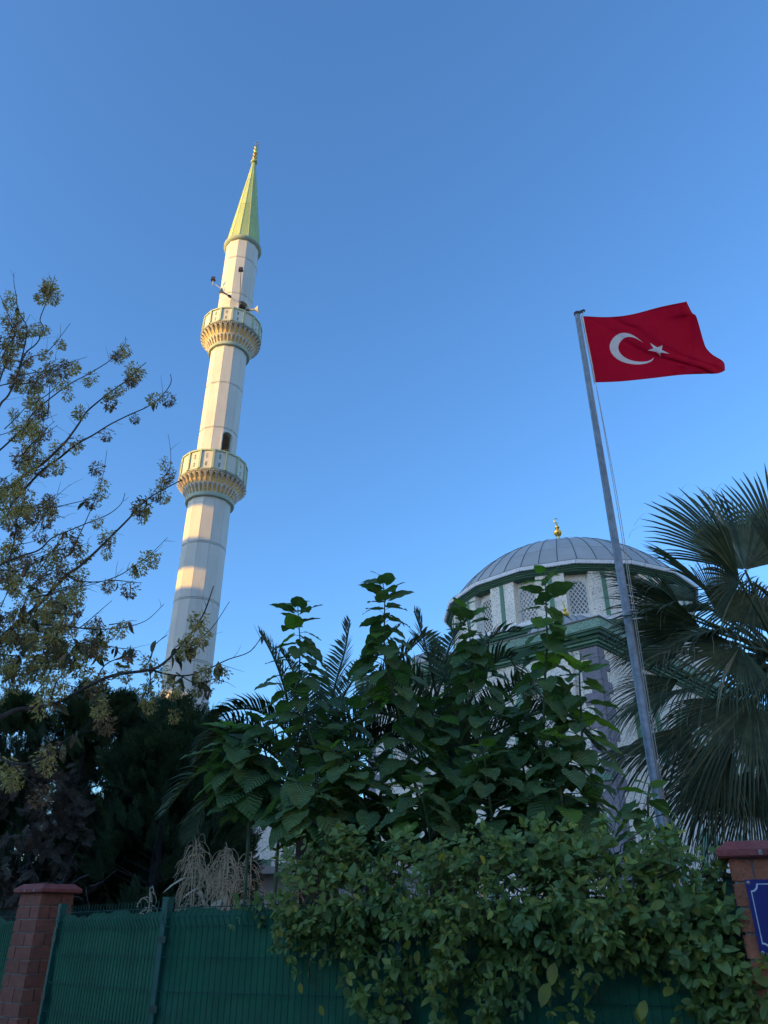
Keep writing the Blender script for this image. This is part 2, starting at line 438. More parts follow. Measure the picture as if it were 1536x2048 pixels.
# walls
INS = .42
wall = slab('wall', INS, PLEN-INS, INS, QLEN-INS, 0, 9.15, 'stucco')
for k, (ins, z0, z1, m) in enumerate([(.34, 9.15, 9.24, 'green'), (.27, 9.24, 9.33, 'greenlt'), (.20, 9.33, 9.45, 'green'), (.10, 9.45, 9.56, 'green'), (.04, 9.56, 9.60, 'greenlt')]):
    slab('cornice', ins, PLEN-ins, ins, QLEN-ins, z0, z1, m)
slab('fascia', 0, PLEN, 0, QLEN, 9.60, 9.90, 'fascia')
slab('roof_edge', -.04, PLEN+.04, -.04, QLEN+.04, 9.90, 9.94, 'seam')
slab('roof', .3, PLEN-.3, .3, QLEN-.3, 9.94, 10.0, 'dome')
# quoins on the near corner and the two ends of the visible walls
z = 0.15; k = 0
while z < 9.1:
    h = .36; wd = .62 if k % 2 == 0 else .36
    w2 = .36 if k % 2 == 0 else .62
    top = min(z+h, 9.13)
    for (pc, sgp) in ((INS, 1), (PLEN-INS, -1)):
        b = MB()
        b.box(W(pc + sgp*(wd/2-.02), INS-.012, (z+top)/2), EL, wd/2, ER, .03, UP, (top-z)/2-.006)
        if sgp == 1:
            b.box(W(INS-.012, INS+w2/2+.02, (z+top)/2), EL, .03, ER, w2/2, UP, (top-z)/2-.006)
        b.build('quoin', 'quoin', mosque)
    z += h; k += 1
# downpipe
b = MB(); b.tube([W(1.32, INS-.1, 9.1), W(1.32, INS-.1, .2)], .07, 10)
b.build('downpipe', 'lattice', mosque, smooth=True)
for zz in (8.2, 5.6, 3.0):
    b = MB(); b.box(W(1.32, INS-.08, zz), EL, .10, ER, .085, UP, .03); b.build('pipe_clamp', 'gutter', mosque)
# big arched windows, left wall then right wall
for p in (2.75, 5.6, 8.4):
    wall_window(W(p, INS, 0), EL, -ER, 1.25, 6.0, 7.35, cell=.30, sur_w=.26, proud=.12)
    wall_window(W(p, INS, 0), EL, -ER, 1.15, 2.0, 3.4, cell=.30, sur_w=.24, proud=.12)
for q in (3.3, 6.6, 9.9, 13.2):
    wall_window(W(INS, q, 0), -ER, -EL, 1.25, 6.0, 7.35, cell=.30, sur_w=.26, proud=.12)
    wall_window(W(INS, q, 0), -ER, -EL, 1.15, 2.0, 3.4, cell=.30, sur_w=.24, proud=.12)
b = MB(); b.box(W(5.35, INS-.06, 5.2), EL, 4.9, ER, .06, UP, .09); b.build('string_course', 'greenlt', mosque)
# octagonal base of the drum
DC = Vector((8.35, 31.7, 0))
ang0 = math.atan2(-ER.y, -ER.x)
def octo(name, r, z0, z1, m, r1=None, n=8, rot=None):
    b = MB(); rr = r/math.cos(PI/n); r1 = rr if r1 is None else r1/math.cos(PI/n)
    b.lathe(DC, [(rr, z0), (r1, z1)], n, (ang0+PI/n) if rot is None else rot); return b.build(name, m, mosque)
octo('drum_base', 5.20, 10.0, 11.12, 'stucco')
octo('cornice', 5.22, 11.12, 11.22, 'green'); octo('cornice', 5.30, 11.22, 11.34, 'green'); octo('cornice', 5.36, 11.34, 11.42, 'greenlt')
octo('gutter', 5.44, 11.42, 11.56, 'gutter'); octo('roof', 5.38, 11.56, 11.78, 'dome', r1=4.9)
# drum: sixteen pilasters with a green stripe, recessed lattice windows between them
vdir = math.atan2(-DC.y, -DC.x)            # towards the camera
def drum_dir(deg):                          # positive = to the right as seen from the camera
    a = vdir + math.radians(deg); return Vector((math.cos(a), math.sin(a), 0))
b = MB(); b.lathe(DC, [(4.85, 11.5), (4.85, 13.6)], 32, vdir); b.build('drum', 'stucco', mosque)
WOFF = 5.3
for k in range(16):
    d = drum_dir(WOFF + 11.25 + 22.5*k); t = UP.cross(d)
    b = MB(); b.box(DC + d*4.97 + UP*12.6, t, .56, d, .26, UP, .99); pl = b.build('pilaster', 'stucco', mosque)
    b = MB(); b.box(DC + d*5.24 + UP*12.6, t, .085, d, .02, UP, .985); b.build('stripe', 'greenlt', pl)
    d = drum_dir(WOFF + 22.5*k); t = UP.cross(d)
    b = MB(); b.box(DC + d*4.82 + UP*12.6, t, .52, d, .12, UP, .99); b.build('recess', 'stucco', mosque)
    wall_window(DC + d*4.942, t, d, .76, 11.8, 12.85, cell=.22, surround='lattice', sur_w=.10, proud=.05)
# drum cornice and eave (sixteen sided, corners over the windows)
for r, z0, z1, m in ((5.28, 13.46, 13.54, 'green'), (5.35, 13.54, 13.58, 'greenlt'), (5.42, 13.58, 13.68, 'green')):
    octo('cornice', r, z0, z1, m, n=16, rot=vdir+math.radians(WOFF))
# eave boards: one gutter length per side
rE = 5.64
for k in range(16):
    a = drum_dir(WOFF+22.5*k); c = drum_dir(WOFF+22.5*(k+1))
    A = DC + a*rE; B = DC + c*rE; d = (B-A); ln = d.length; d.normalize(); nn = Vector((d.y, -d.x, 0)); mid = (A+B)/2
    if nn.dot(mid-DC) < 0: nn = -nn
    b = MB(); b.box(mid - nn*.05 + UP*13.75, d, ln/2-.012, nn, .05, UP, .07); gq = b.build('gutter', 'gutter', mosque)
    b = MB()
    for j in range(16):
        b.box(A.lerp(B, (j+.5)/16) - nn*.02 + UP*13.665, d, .022, nn, .03, UP, .014)
    b.build('drip_teeth', 'gutter', gq)['kind'] = 'stuff'
octo('roof_edge', 5.50, 13.82, 13.86, 'seam', n=16, rot=vdir+math.radians(WOFF))
# dome built of single sheets with standing seams
def dome(center, R, H, zb, gores, rings, parent, name='roof_panel', flare=0.0, seam_r=.022):
    c = Vector((center.x, center.y, zb))
    def pt(a, t, e=0.0):
        rho = (R*R+H*H)/(2*H); q = math.asin(min(1, R/rho))*(1-t/(PI/2))      # spherical cap
        r = (rho+e)*math.sin(q); zz = (rho+e)*math.cos(q) - (rho-H); return c + Vector((r*math.cos(a), r*math.sin(a), zz))
    b = MB(); prof = [((pt(0, t, -.03)-c).x, (pt(0, t, -.03)-c).z) for t in [PI/2*i/12 for i in range(12)]] + [(.02, H-.03)]
    b.lathe(c, prof, gores, 0); b.build('dome_shell', 'seam', parent, smooth=True)
    for ri in range(rings):
        t0 = PI/2*ri/rings; t1 = PI/2*(ri+1)/rings
        if ri == rings-1: t1 = PI/2*.985
        for gi in range(gores):
            a0 = 2*PI*gi/gores; a1 = 2*PI*(gi+1)/gores; e = .006*R3()
            b = MB(); ga = .02/R; gt = .011/R
            q = 3; vs = []
            for j in range(q+1):
                t = t0+gt+(t1-t0-2*gt)*j/q
                vs += [pt(a0+ga, t, e), pt(a1-ga, t, e)]
            b.add(vs, [(2*j, 2*j+1, 2*j+3, 2*j+2) for j in range(q)]); b.build(name, 'dome', parent, smooth=True)
    for gi in range(gores):
        a = 2*PI*gi/gores
        b = MB(); b.tube([pt(a, PI/2*.97*j/14, .012) for j in range(15)], seam_r, 4); b.build('seam', 'seam', parent)
dome(DC, 5.36, 2.95, 13.86, 44, 5, mosque, seam_r=.016)
def alem(name, base, h, parent, m='gold'):
    k = h/.8
    prof = [(.10,0),(.10,.05),(.05,.08),(.05,.14),(.09,.18),(.15,.26),(.15,.31),(.07,.38),(.04,.42),(.08,.47),(.08,.51),(.03,.55),(.02,.64),(.004,.66)]
    b = MB(); b.lathe(base, [(r*k, zz*k) for r, zz in prof], 14); f = b.build(name, m, parent, smooth=True)
    b = MB(); pts = []
    for i in range(13):
        a = math.radians(-90 + 25 + i*(310/12)); pts.append(Vector(base) + Vector((math.sin(a+PI/2)*.0, 0, .74*k)) + Vector((math.cos(a - PI/2 + PI)*.075*k, 0, math.sin(a - PI/2 + PI)*.085*k)))
    rr = [(.004 + .016*math.sin(PI*i/12))*k for i in range(13)]
    b.tube(pts, rr, 6); b.build('crescent', m, f)
    return f
b = MB(); b.lathe(DC, [(.30, 16.72), (.22, 16.85), (.09, 17.0), (.08, 17.5)], 16); b.build('finial_post', 'gold', mosque, smooth=True)
alem('finial', DC + UP*17.4, 1.15, mosque)
for (p, q) in ((2.4, 2.4), (PLEN-2.4, 2.4), (2.4, QLEN-2.4), (PLEN-2.4, QLEN-2.4)):
    c = W(p, q, 0)
    b = MB(); b.lathe(c, [(1.62, 10.0), (1.62, 10.2)], 24); b.build('small_drum', 'stucco', mosque)
    cc = Vector((c.x, c.y, 0))
    # small corner dome: shell and seams
    b = MB(); prof = [(1.58*math.cos(t), 10.2+.82*math.sin(t)) for t in [PI/2*i/10 for i in range(10)]] + [(.01, 11.02)]
    b.lathe(cc, prof, 32, 0); sdm = b.build('corner_dome', 'dome', mosque, smooth=True)
    for gi in range(20):
        a = 2*PI*gi/20
        b = MB(); b.tube([cc + Vector((1.59*math.cos(t)*math.cos(a), 1.59*math.cos(t)*math.sin(a), 10.2+.83*math.sin(t))) for t in [PI/2*.97*j/10 for j in range(11)]], .015, 4)
        b.build('seam', 'seam', sdm)
    alem('finial', cc + UP*11.0, .75, mosque)

# ================================================================ MINARET
MY = 32.0; MC = Vector((-.2695*MY, MY, 0))
minaret = thing('minaret', MC, 'tall white minaret with two balconies and a pale green pointed spire', 'minaret')
mv = math.atan2(-MC.y, -MC.x)
def mdir(deg):                              # around the minaret, positive = right as seen from the camera
    a = mv + math.radians(deg); return Vector((math.cos(a), math.sin(a), 0))
FACE0 = -3.0                                # a face normal 3 degrees left of the camera
def seg_panels(z0, z1, r0, r1, door=None, joint=.10, m='minaret', n=12, face0=FACE0, th=.10, name='wall_panel', gap=.010):
    for k in range(n):
        a0 = face0 - 180/n + 360/n*k; d0 = mdir(a0); d1 = mdir(a0+360/n)
        A0 = MC+d0*r0; B0 = MC+d1*r0; A1 = MC+d0*r1; B1 = MC+d1*r1
        nn = mdir(face0+360/n*k)
        e0 = (B0-A0).normalized(); g = e0*gap/2
        def P(s, zt, dep):
            A = A0.lerp(A1, zt); B = B0.lerp(B1, zt)
            p = (A+g).lerp(B-g, s); return p + UP*(z0+joint/2+(z1-z0-joint)*zt) - nn*dep
        b = MB()
        if door is not None and k == door[0]:
            # panel with a round-headed opening
            H = z1-z0-joint; hw = .30; dh = door[1]
            wdt = (B0-A0).length - gap; s0 = .5-hw/wdt; s1 = .5+hw/wdt
            pts = []
            nA = 8
            arc = [(.5+hw/wdt*math.cos(PI*i/nA), (dh-hw+hw*math.sin(PI*i/nA))/H) for i in range(nA+1)]
            outl = [(1,0),(1,1),(0,1),(0,0)]
            # right strip, left strip, top pieces
            quads = [[(s1,0),(1,0),(1,arc[0][1]),(s1,arc[0][1])], [(0,0),(s0,0),(s0,arc[0][1]),(0,arc[0][1])]]
            for i in range(nA):
                (x0, y0), (x1, y1) = arc[i], arc[i+1]
                if i < nA/2: quads.append([(x0,y0),(1,arc[0][1]+(1-arc[0][1])*(i/(nA/2))),(1,arc[0][1]+(1-arc[0][1])*((i+1)/(nA/2))),(x1,y1)])
                else:
                    j = i-nA/2; quads.append([(x0,y0),(0,1-(1-arc[0][1])*(j/(nA/2))),(0,1-(1-arc[0][1])*((j+1)/(nA/2))),(x1,y1)])
            quads.append([(.5, arc[nA//2][1]), (1,1), (0,1)])
            for q in quads:
                o = len(b.v); n_ = len(q)
                b.v += [tuple(P(s_, t_, 0)) for s_, t_ in q] + [tuple(P(s_, t_, .22)) for s_, t_ in q]
                b.f += [tuple(o+i for i in range(n_)), tuple(o+n_+i for i in reversed(range(n_)))]
                b.f += [(o+i, o+n_+i, o+n_+(i+1)%n_, o+(i+1)%n_) for i in range(n_)]
            pl = b.build(name, m, minaret)
            fr = MB(); pv = []
            ring = [(s1,0)] + arc + [(s0,0)]
            for (x0, y0) in ring:
                cx = x0-.5; cy = y0*H - (dh-hw) ; 
                ox = .5 + cx*1.16; oy = (dh-hw + (cy*1.16 if cy > 0 else cy))/H
                pv += [P(x0,y0,.0), P(x0,y0,-.03), P(ox,oy,-.03), P(ox,oy,.0)]
            ff = []
            for i in range(len(ring)-1):
                for c_ in range(4): ff.append((i*4+c_, i*4+(c_+1)%4, (i+1)*4+(c_+1)%4, (i+1)*4+c_))
            fr.add(pv, ff); fr.build('door_frame', m, pl)
            continue
        vs = [P(0,0,0),P(1,0,0),P(1,1,0),P(0,1,0),P(.06,0,th),P(.94,0,th),P(.94,1,th),P(.06,1,th)]
        b.add(vs, [(0,1,2,3),(7,6,5,4),(0,4,5,1),(1,5,6,2),(2,6,7,3),(3,7,4,0)])
        b.build(name, m, minaret)
def zy(y, R): return zf(y, MY-R)
Rl, Ru = 1.055, 1.0
z_lb = zy(984, Rl)                          # underside ring of the lower balcony
z_lr = zy(937, 1.66)                        # rim of lower balcony
z_lp = zy(896, 1.70)
z_ub = zy(684, Ru); z_ur = zy(641, 1.66); z_up = zy(612, 1.70)
z_sp = zy(474, 1.05)
core = MB(); core.lathe(MC, [(Rl-.13, 0), (Rl-.13, z_lr-.3)], 12, mv+math.radians(FACE0+15)); core.build('core', 'seam', minaret)
core = MB(); core.lathe(MC, [(Ru-.13, z_lr+3.0), (Ru-.13, z_ur-.3)], 12, mv+math.radians(FACE0+15)); core.build('core', 'seam', minaret)
joints_l = [3.4, 6.6, zy(1318, Rl), zy(1194, Rl), zy(1081.6, Rl), z_lb]
zz = [0]+joints_l
for i in range(len(zz)-1):
    if zz[i+1]-zz[i] > 6: pass
    seg_panels(zz[i], zz[i+1], Rl+.01, Rl)
for zj in joints_l[:-1]:
    b = MB(); b.lathe(MC, [(Rl-.03, zj-.028), (Rl+.006, zj-.026), (Rl+.006, zj+.026), (Rl-.03, zj+.028)], 12, mv+math.radians(FACE0+15)); b.build('joint_band', 'minaret', minaret)
# mid shaft, upper shaft
mid = [z_lr+.35, zy(853, Ru), zy(763, Ru), z_ub]
for i in range(3): seg_panels(mid[i], mid[i+1], Ru+.01-.004*i, Ru+.006-.004*i, door=(1, 2.35) if i == 0 else None)
top = [z_ur+.35, zy(583, Ru), zy(511, Ru), z_sp]
for i in range(3): seg_panels(top[i], top[i+1], .99-.004*i, .985-.004*i, door=(1, 1.9) if i == 0 else None)
for zj in (mid[1], mid[2], top[1], top[2]):
    b = MB(); b.lathe(MC, [(Ru-.05, zj-.028), (Ru-.006, zj-.026), (Ru-.006, zj+.026), (Ru-.05, zj+.028)], 12, mv+math.radians(FACE0+15)); b.build('joint_band', 'minaret', minaret)
def balcony(zb, zr, zp, Rs):
    RR = 1.62
    # green ring under the corbels
    b = MB(); b.lathe(MC, [(Rs-.02, zb-.22), (Rs+.12, zb-.20), (Rs+.15, zb-.10), (Rs+.12, zb), (Rs-.02, zb+.02)], 32, mv); b.build('ring', 'ringgreen', minaret, smooth=True)
    h = zr-.14-zb
    # ochre flared core
    prof = [(Rs+.0, zb), (Rs+.09, zb+h*.25), (Rs+.21, zb+h*.5), (Rs+.39, zb+h*.8), (RR-.10, zb+h)]
    b = MB(); b.lathe(MC, prof, 48, mv); b.build('flared_soffit', 'niche', minaret, smooth=True)
    n = 36
    for tier in range(2):
        z0 = zb + h*(.02 + .47*tier); z1 = zb + h*(.52+.48*tier)
        r0 = Rs + (.03 if tier == 0 else .17); r1 = Rs + (.27 if tier == 0 else .60)
        for k in range(n):
            a = (k + .5*tier)*360/n; d = mdir(a); t = UP.cross(d)
            # bracket: narrow keel that widens into a Y head under the next tier
            b = MB()
            wb, wm, wt = .022, .024, .085
            zm = z0+(z1-z0)*.55; rm = r0+(r1-r0)*.42
            def q(w, r, z_): return [MC+d*r+t*w+UP*z_, MC+d*r-t*w+UP*z_]
            vs = q(wb, r0+.05, z0) + q(wm, rm+.07, zm) + q(wt, r1+.06, z1) + q(wb, r0-.08, z0) + q(wm, rm-.06, zm) + q(wt, r1-.08, z1)
            b.add(vs, [(0,1,3,2),(2,3,5,4),(6,8,9,7),(8,10,11,9),(0,2,8,6),(2,4,10,8),(1,7,9,3),(3,9,11,5),(4,5,11,10),(0,6,7,1)])
            b.build('bracket', 'rib', minaret)
    # rim
    b = MB(); b.lathe(MC, [(RR-.22, zr-.15), (RR-.06, zr-.14), (RR-.03, zr-.06), (RR+.04, zr-.05), (RR+.04, zr+.02), (RR-.25, zr+.03)], 48, mv); b.build('floor_rim', 'rim', minaret)
    b = MB()
    for k in range(96):
        d = mdir(k*3.75); b.box(MC+d*(RR-.005)+UP*(zr-.10), UP.cross(d), .028, d, .03, UP, .04)
    b.build('dentils', 'rim', minaret)['kind'] = 'stuff'
    b = MB(); b.lathe(MC, [(.5, zr+.035), (RR-.1, zr+.035), (RR-.1, zr+.06), (.5, zr+.06)], 32, mv); b.build('floor', 'rim', minaret)
    # sixteen parapet panels, posts, rails
    N = 16; a0 = -4.0
    for k in range(N):
        dA = mdir(a0+22.5*k); dB = mdir(a0+22.5*(k+1)); dm = mdir(a0+22.5*(k+.5))
        A = MC+dA*RR; B = MC+dB*RR; e = (B-A); ln = e.length; e.normalize()
        zc = (zr+.05+zp)/2; hh = (zp-.10-zr-.05)/2
        # panel with two small cut-outs: built from strips around the holes
        b = MB(); th = .035; L = ln/2-.055
        mid_ = (A+B)/2 - dm*.03
        hw = .05; hh2 = hh*.24
        def bx(s0, s1, z0_, z1_): b.box(mid_+e*((s0+s1)/2)+UP*((z0_+z1_)/2), e, (s1-s0)/2, dm, th, UP, (z1_-z0_)/2)
        zlo, zhi = zr+.05, zp-.08; H = zhi-zlo
        if k % 3 == 1:
            bx(-L, L, zlo, zhi)
        else:
            h1, h2, h3, h4 = zlo+H*.16, zlo+H*.38, zlo+H*.60, zlo+H*.84
            bx(-L, -hw, zlo, zhi); bx(hw, L, zlo, zhi); bx(-hw, hw, zlo, h1); bx(-hw, hw, h2, h3); bx(-hw, hw, h4, zhi)
        pn = b.build('parapet_panel', 'minaret', minaret)
        if k % 3 != 1:
            b = MB()
            for hc in ((h1+h2)/2, (h3+h4)/2):
                for (s_, z_, w_, q_) in ((0, 0, .018, .05), (-.028, .05, .02, .018), (.028, .05, .02, .018), (-.03, -.06, .018, .016), (.03, -.06, .018, .016)):
                    b.box(mid_+e*s_+UP*(hc+z_), e, w_, dm, th*.9, UP, q_)
            b.build('floral_cutout', 'mingreen', pn)
        b = MB(); b.box(A - dA*.0 + UP*zc, UP.cross(dA), .05, dA, .06, UP, hh+.03); b.build('parapet_post', 'mingreen', minaret)
        b = MB(); b.box((A+B)/2+UP*(zp-.04), e, ln/2-.004, dm, .065, UP, .04); b.build('rail', 'mingreen', minaret)
        b = MB(); b.box((A+B)/2+UP*(zr+.075), e, ln/2-.055, dm, .045, UP, .028); b.build('bottom_rail', 'mingreen', minaret)
balcony(z_lb, z_lr, z_lp, Rl); balcony(z_ub, z_ur, z_up, Ru)
# spire
b = MB(); b.lathe(MC, [(.97, z_sp-.10), (1.10, z_sp-.02), (1.14, z_sp+.06), (1.14, z_sp+.15), (1.02, z_sp+.2)], 24, mv+math.radians(FACE0+7.5)); b.build('spire_ring', 'ringgreen', minaret, smooth=True)
z_t = zf(325, MY)
zs_ = [z_sp+.2, z_sp+.2+(z_t-z_sp)*.40, z_sp+.2+(z_t-z_sp)*.72, z_t]
for i in range(3):
    f0 = (zs_[i]-zs_[0])/(z_t-zs_[0]); f1 = (zs_[i+1]-zs_[0])/(z_t-zs_[0])
    seg_panels(zs_[i], zs_[i+1], 1.03-.93*f0, 1.03-.93*f1, m='spire', name='spire_panel', th=.02, joint=.02, gap=.006)
for k in range(12):
    d = mdir(FACE0+15+30*k)
    b = MB(); b.tube([MC+d*1.03+UP*zs_[0], MC+d*.10+UP*z_t], [.018, .010], 4); b.build('spire_ridge', 'mingreen', minaret)
b = MB(); b.lathe(MC, [(.10, z_t-.1), (.20, z_t-.05), (.22, z_t+.05), (.18, z_t+.16), (.11, z_t+.2)], 16); b.build('collar', 'spire', minaret, smooth=True)
prof = [(.11, .2), (.07, .3)]
hz = .3
for r in (.15, .155, .14, .12):
    prof += [(.05, hz), (r, hz+.12), (r, hz+.20), (.05, hz+.32)]; hz += .36
prof += [(.02, hz+.06), (.012, hz+.35)]
b = MB(); b.lathe(MC+UP*z_t, prof, 14); fin = b.build('finial', 'gold', minaret, smooth=True)
b = MB(); pts = [MC+UP*(z_t+hz+.42)+Vector((math.cos(a)*.11, 0, math.sin(a)*.11)) for a in [math.radians(115+i*24.5) for i in range(13)]]
b.tube(pts, [.006+.018*math.sin(PI*i/12) for i in range(13)], 5); b.build('crescent', 'gold', fin)
b = MB(); b.tube([MC+mdir(40)*.22+UP*(z_t-.1), MC+mdir(40)*.2+UP*(z_t+1.75)], .012, 5); b.build('lightning_rod', 'darkmetal', minaret)

# loudspeakers and floodlights on the upper balcony
def horn(p, d, label):
    t = thing('loudspeaker', p, label, 'loudspeaker'); d = d.normalized()
    b = MB(); b.tube([p-d*.05, p+d*.18, p+d*.30, p+d*.40, p+d*.46], [.045, .05, .09, .17, .24], 14, caps=False)
    b.build('horn', 'hornmetal', t, smooth=True)
    b = MB(); b.tube([p-d*.22, p-d*.05], [.085, .085], 12); b.build('driver', 'darkmetal', t, smooth=True)
    return t
zr_ = z_up-.02
def mount(t, a, b_):
    m_ = MB(); m_.tube([a, b_], .018, 6); m_.build('bracket_arm', 'hornmetal', t)
pL = at(455, 590, MY-1.35); h1 = horn(pL, (mdir(-75)*1.0+UP*.28), 'grey horn loudspeaker in front of the shaft, left of the balcony doorway'); mount(h1, pL-Vector((0,0,.02)), at(482, 608, MY-1.05))
pR = at(500, 620, MY-1.2); h2 = horn(pR, (mdir(75)+UP*.12), 'grey horn loudspeaker pointing right, over the balcony rail right of the doorway'); mount(h2, pR, pR+mdir(-100)*.25-UP*.25)
def flood(p, foot, label):
    t = thing('floodlight', foot, label, 'floodlight')
    b = MB(); b.box(p, Vector((1,0,0)), .11, Vector((0,1,0)), .07, UP, .09); b.build('lamp_head', 'darkmetal', t)
    b = MB(); b.box(p-UP*.13, Vector((1,0,0)), .13, Vector((0,1,0)), .09, UP, .02); b.build('hood', 'darkmetal', t)
    return t
p = at(427, 557, MY-1.0); q = at(443, 578, MY-.95)
f1 = flood(p, q, 'dark floodlight held out on a bent arm left of the minaret shaft')
b = MB(); b.tube([p-UP*.1, p-UP*.55, at(430, 568, MY-1.0), q], .022, 6); b.build('arm', 'hornmetal', f1)
p = at(482, 538, MY-1.5); q = at(479, 612, MY-1.62)
f2 = flood(p, q, 'dark floodlight on a thin upright pole in front of the minaret shaft')
b = MB(); b.tube([p, q], .02, 6); b.build('pole', 'darkmetal', f2)

# ================================================================ UNSEEN BUILDINGS ADDED FOR THEIR SHADE AND BOUNCED SUN
Sd = SUN_H; Nd = Vector((-Sd.y, Sd.x, 0)); Nd = Vector((.423, -.906, 0)).normalized()
def SN(t, s, z): return Sd*t + Nd*s + UP*z
apt = thing('shading_apartment_block', SN(60, -9, 0), 'long cream apartment block, unseen left of the view, added to shade mosque and garden', 'building')  # unseen block added on the sun side to shade garden and mosque
def sbox(name, t0, t1, s0, s1, z0, z1, m, par=apt):
    b = MB(); b.box(SN((t0+t1)/2, (s0+s1)/2, (z0+z1)/2), Sd, (t1-t0)/2, Nd, (s1-s0)/2, UP, (z1-z0)/2); return b.build(name, m, par)
TA = 56.0; HA = 17.9 + (TA+21)*math.tan(SUN_EL)
sbox('wall', TA, TA+11, -30.9, 14, 0, HA-.3, 'render1'); sbox('roof', TA-.3, TA+11.3, -30.9, 14.3, HA-.3, HA, 'render2')
for fl in range(8):
    for k in range(14):
        s0 = -29.6 + k*3.1
        w = sbox('window', TA-.04, TA, s0, s0+1.5, 1.2+fl*3.3, 2.7+fl*3.3, 'gutter')
        sbox('pane', TA-.06, TA-.042, s0+.08, s0+1.42, 1.28+fl*3.3, 2.62+fl*3.3, 'glass', w)
tw = thing('sun_bounce_block', (40, -14, 0), 'tall block added out of view right of the viewer to bounce warm sunlight', 'building')  # added out of view; its sunlit side throws warm fill light back
def tbox(name, x0, x1, y0, y1, z0, z1, m, par=tw):
    b = MB(); b.abox(x0, x1, y0, y1, z0, z1); return b.build(name, m, par)
tbox('wall', 32, 46, -34, 5, 0, 30, 'render2'); tbox('roof', 31.7, 46.3, -34.3, 5.3, 30, 30.3, 'render2')
for fl in range(9):
    for k in range(8):
        w = tbox('window', 31.95, 32, -31+k*4.4, -29.6+k*4.4, 1.4+fl*3.1, 2.8+fl*3.1, 'gutter')
        tbox('pane', 31.93, 31.948, -30.92+k*4.4, -29.68+k*4.4, 1.48+fl*3.1, 2.72+fl*3.1, 'glass', w)
# unseen slotted screen, added and shaped to let bands of sun reach the shaft
TB = 24.4; DRP = 30*math.tan(SUN_EL)
st = thing('slotted_sun_screen', SN(TB, -33.7, 0), 'slotted concrete screen added out of view left of the minaret to band its sunlight', 'building')
for (z0, z1) in ((0, 9.2), (9.95, 14.68), (15.67, 17.2), (18.95, 20.15)):
    sbox('shade_band_wall', TB+.2, TB+.5, -36.5, -30.7, z0 + (DRP if z0 > 0 else 0), z1+DRP, 'render1', st)
sbox('column', TB, TB+.6, -37.1, -36.52, 0, 20.1+DRP, 'render2', st)
sbox('column', TB, TB+.6, -30.68, -30.2, 0, 20.1+DRP, 'render2', st)
# unseen houses added behind the camera to block some sky light
hs = thing('sky_blocking_houses', (0, -20, 0), 'grey terraced houses added unseen behind the viewer to block sky light', 'building')
def hbox(name, x0, x1, y0, y1, z0, z1, m, par=hs):
    b = MB(); b.abox(x0, x1, y0, y1, z0, z1); return b.build(name, m, par)
hbox('wall', -26, 30, -26, -18, 0, 6.2, 'render2'); hbox('roof', -26.3, 30.3, -26.3, -17.7, 6.2, 6.4, 'render2')
for fl in range(2):
    for k in range(15):
        w = hbox('window', -24+k*3.6, -22.6+k*3.6, -18, -17.96, 1.0+fl*3, 2.5+fl*3, 'gutter')
        hbox('pane', -23.92+k*3.6, -22.68+k*3.6, -17.958, -17.94, 1.08+fl*3, 2.42+fl*3, 'glass', w)

# ================================================================ SHED BEHIND THE TREES
shed = thing('garden_shed', (-1.2, 14.8, 0), 'low white shed with a barred window, glimpsed over the fence between plants', 'shed')
def pbox(par, name, x0, x1, y0, y1, z0, z1, m):
    b = MB(); b.abox(x0, x1, y0, y1, z0, z1); return b.build(name, m, par)
pbox(shed, 'wall', -2.95, 1.2, 14, 16, 0, 2.25, 'shedwall'); pbox(shed, 'roof', -3.15, 1.4, 13.8, 16.2, 2.25, 2.36, 'lattice')
for x0 in (-2.55, -1.2, .1):
    w = pbox(shed, 'window', x0, x0+.62, 13.95, 14, .9, 1.95, 'gutter'); pbox(shed, 'pane', x0+.06, x0+.56, 13.94, 13.949, .96, 1.89, 'glass', )
    for k in range(7):
        pbox(w, 'bar', x0+.08+k*.075, x0+.094+k*.075, 13.91, 13.935, .92, 1.93, 'bars')

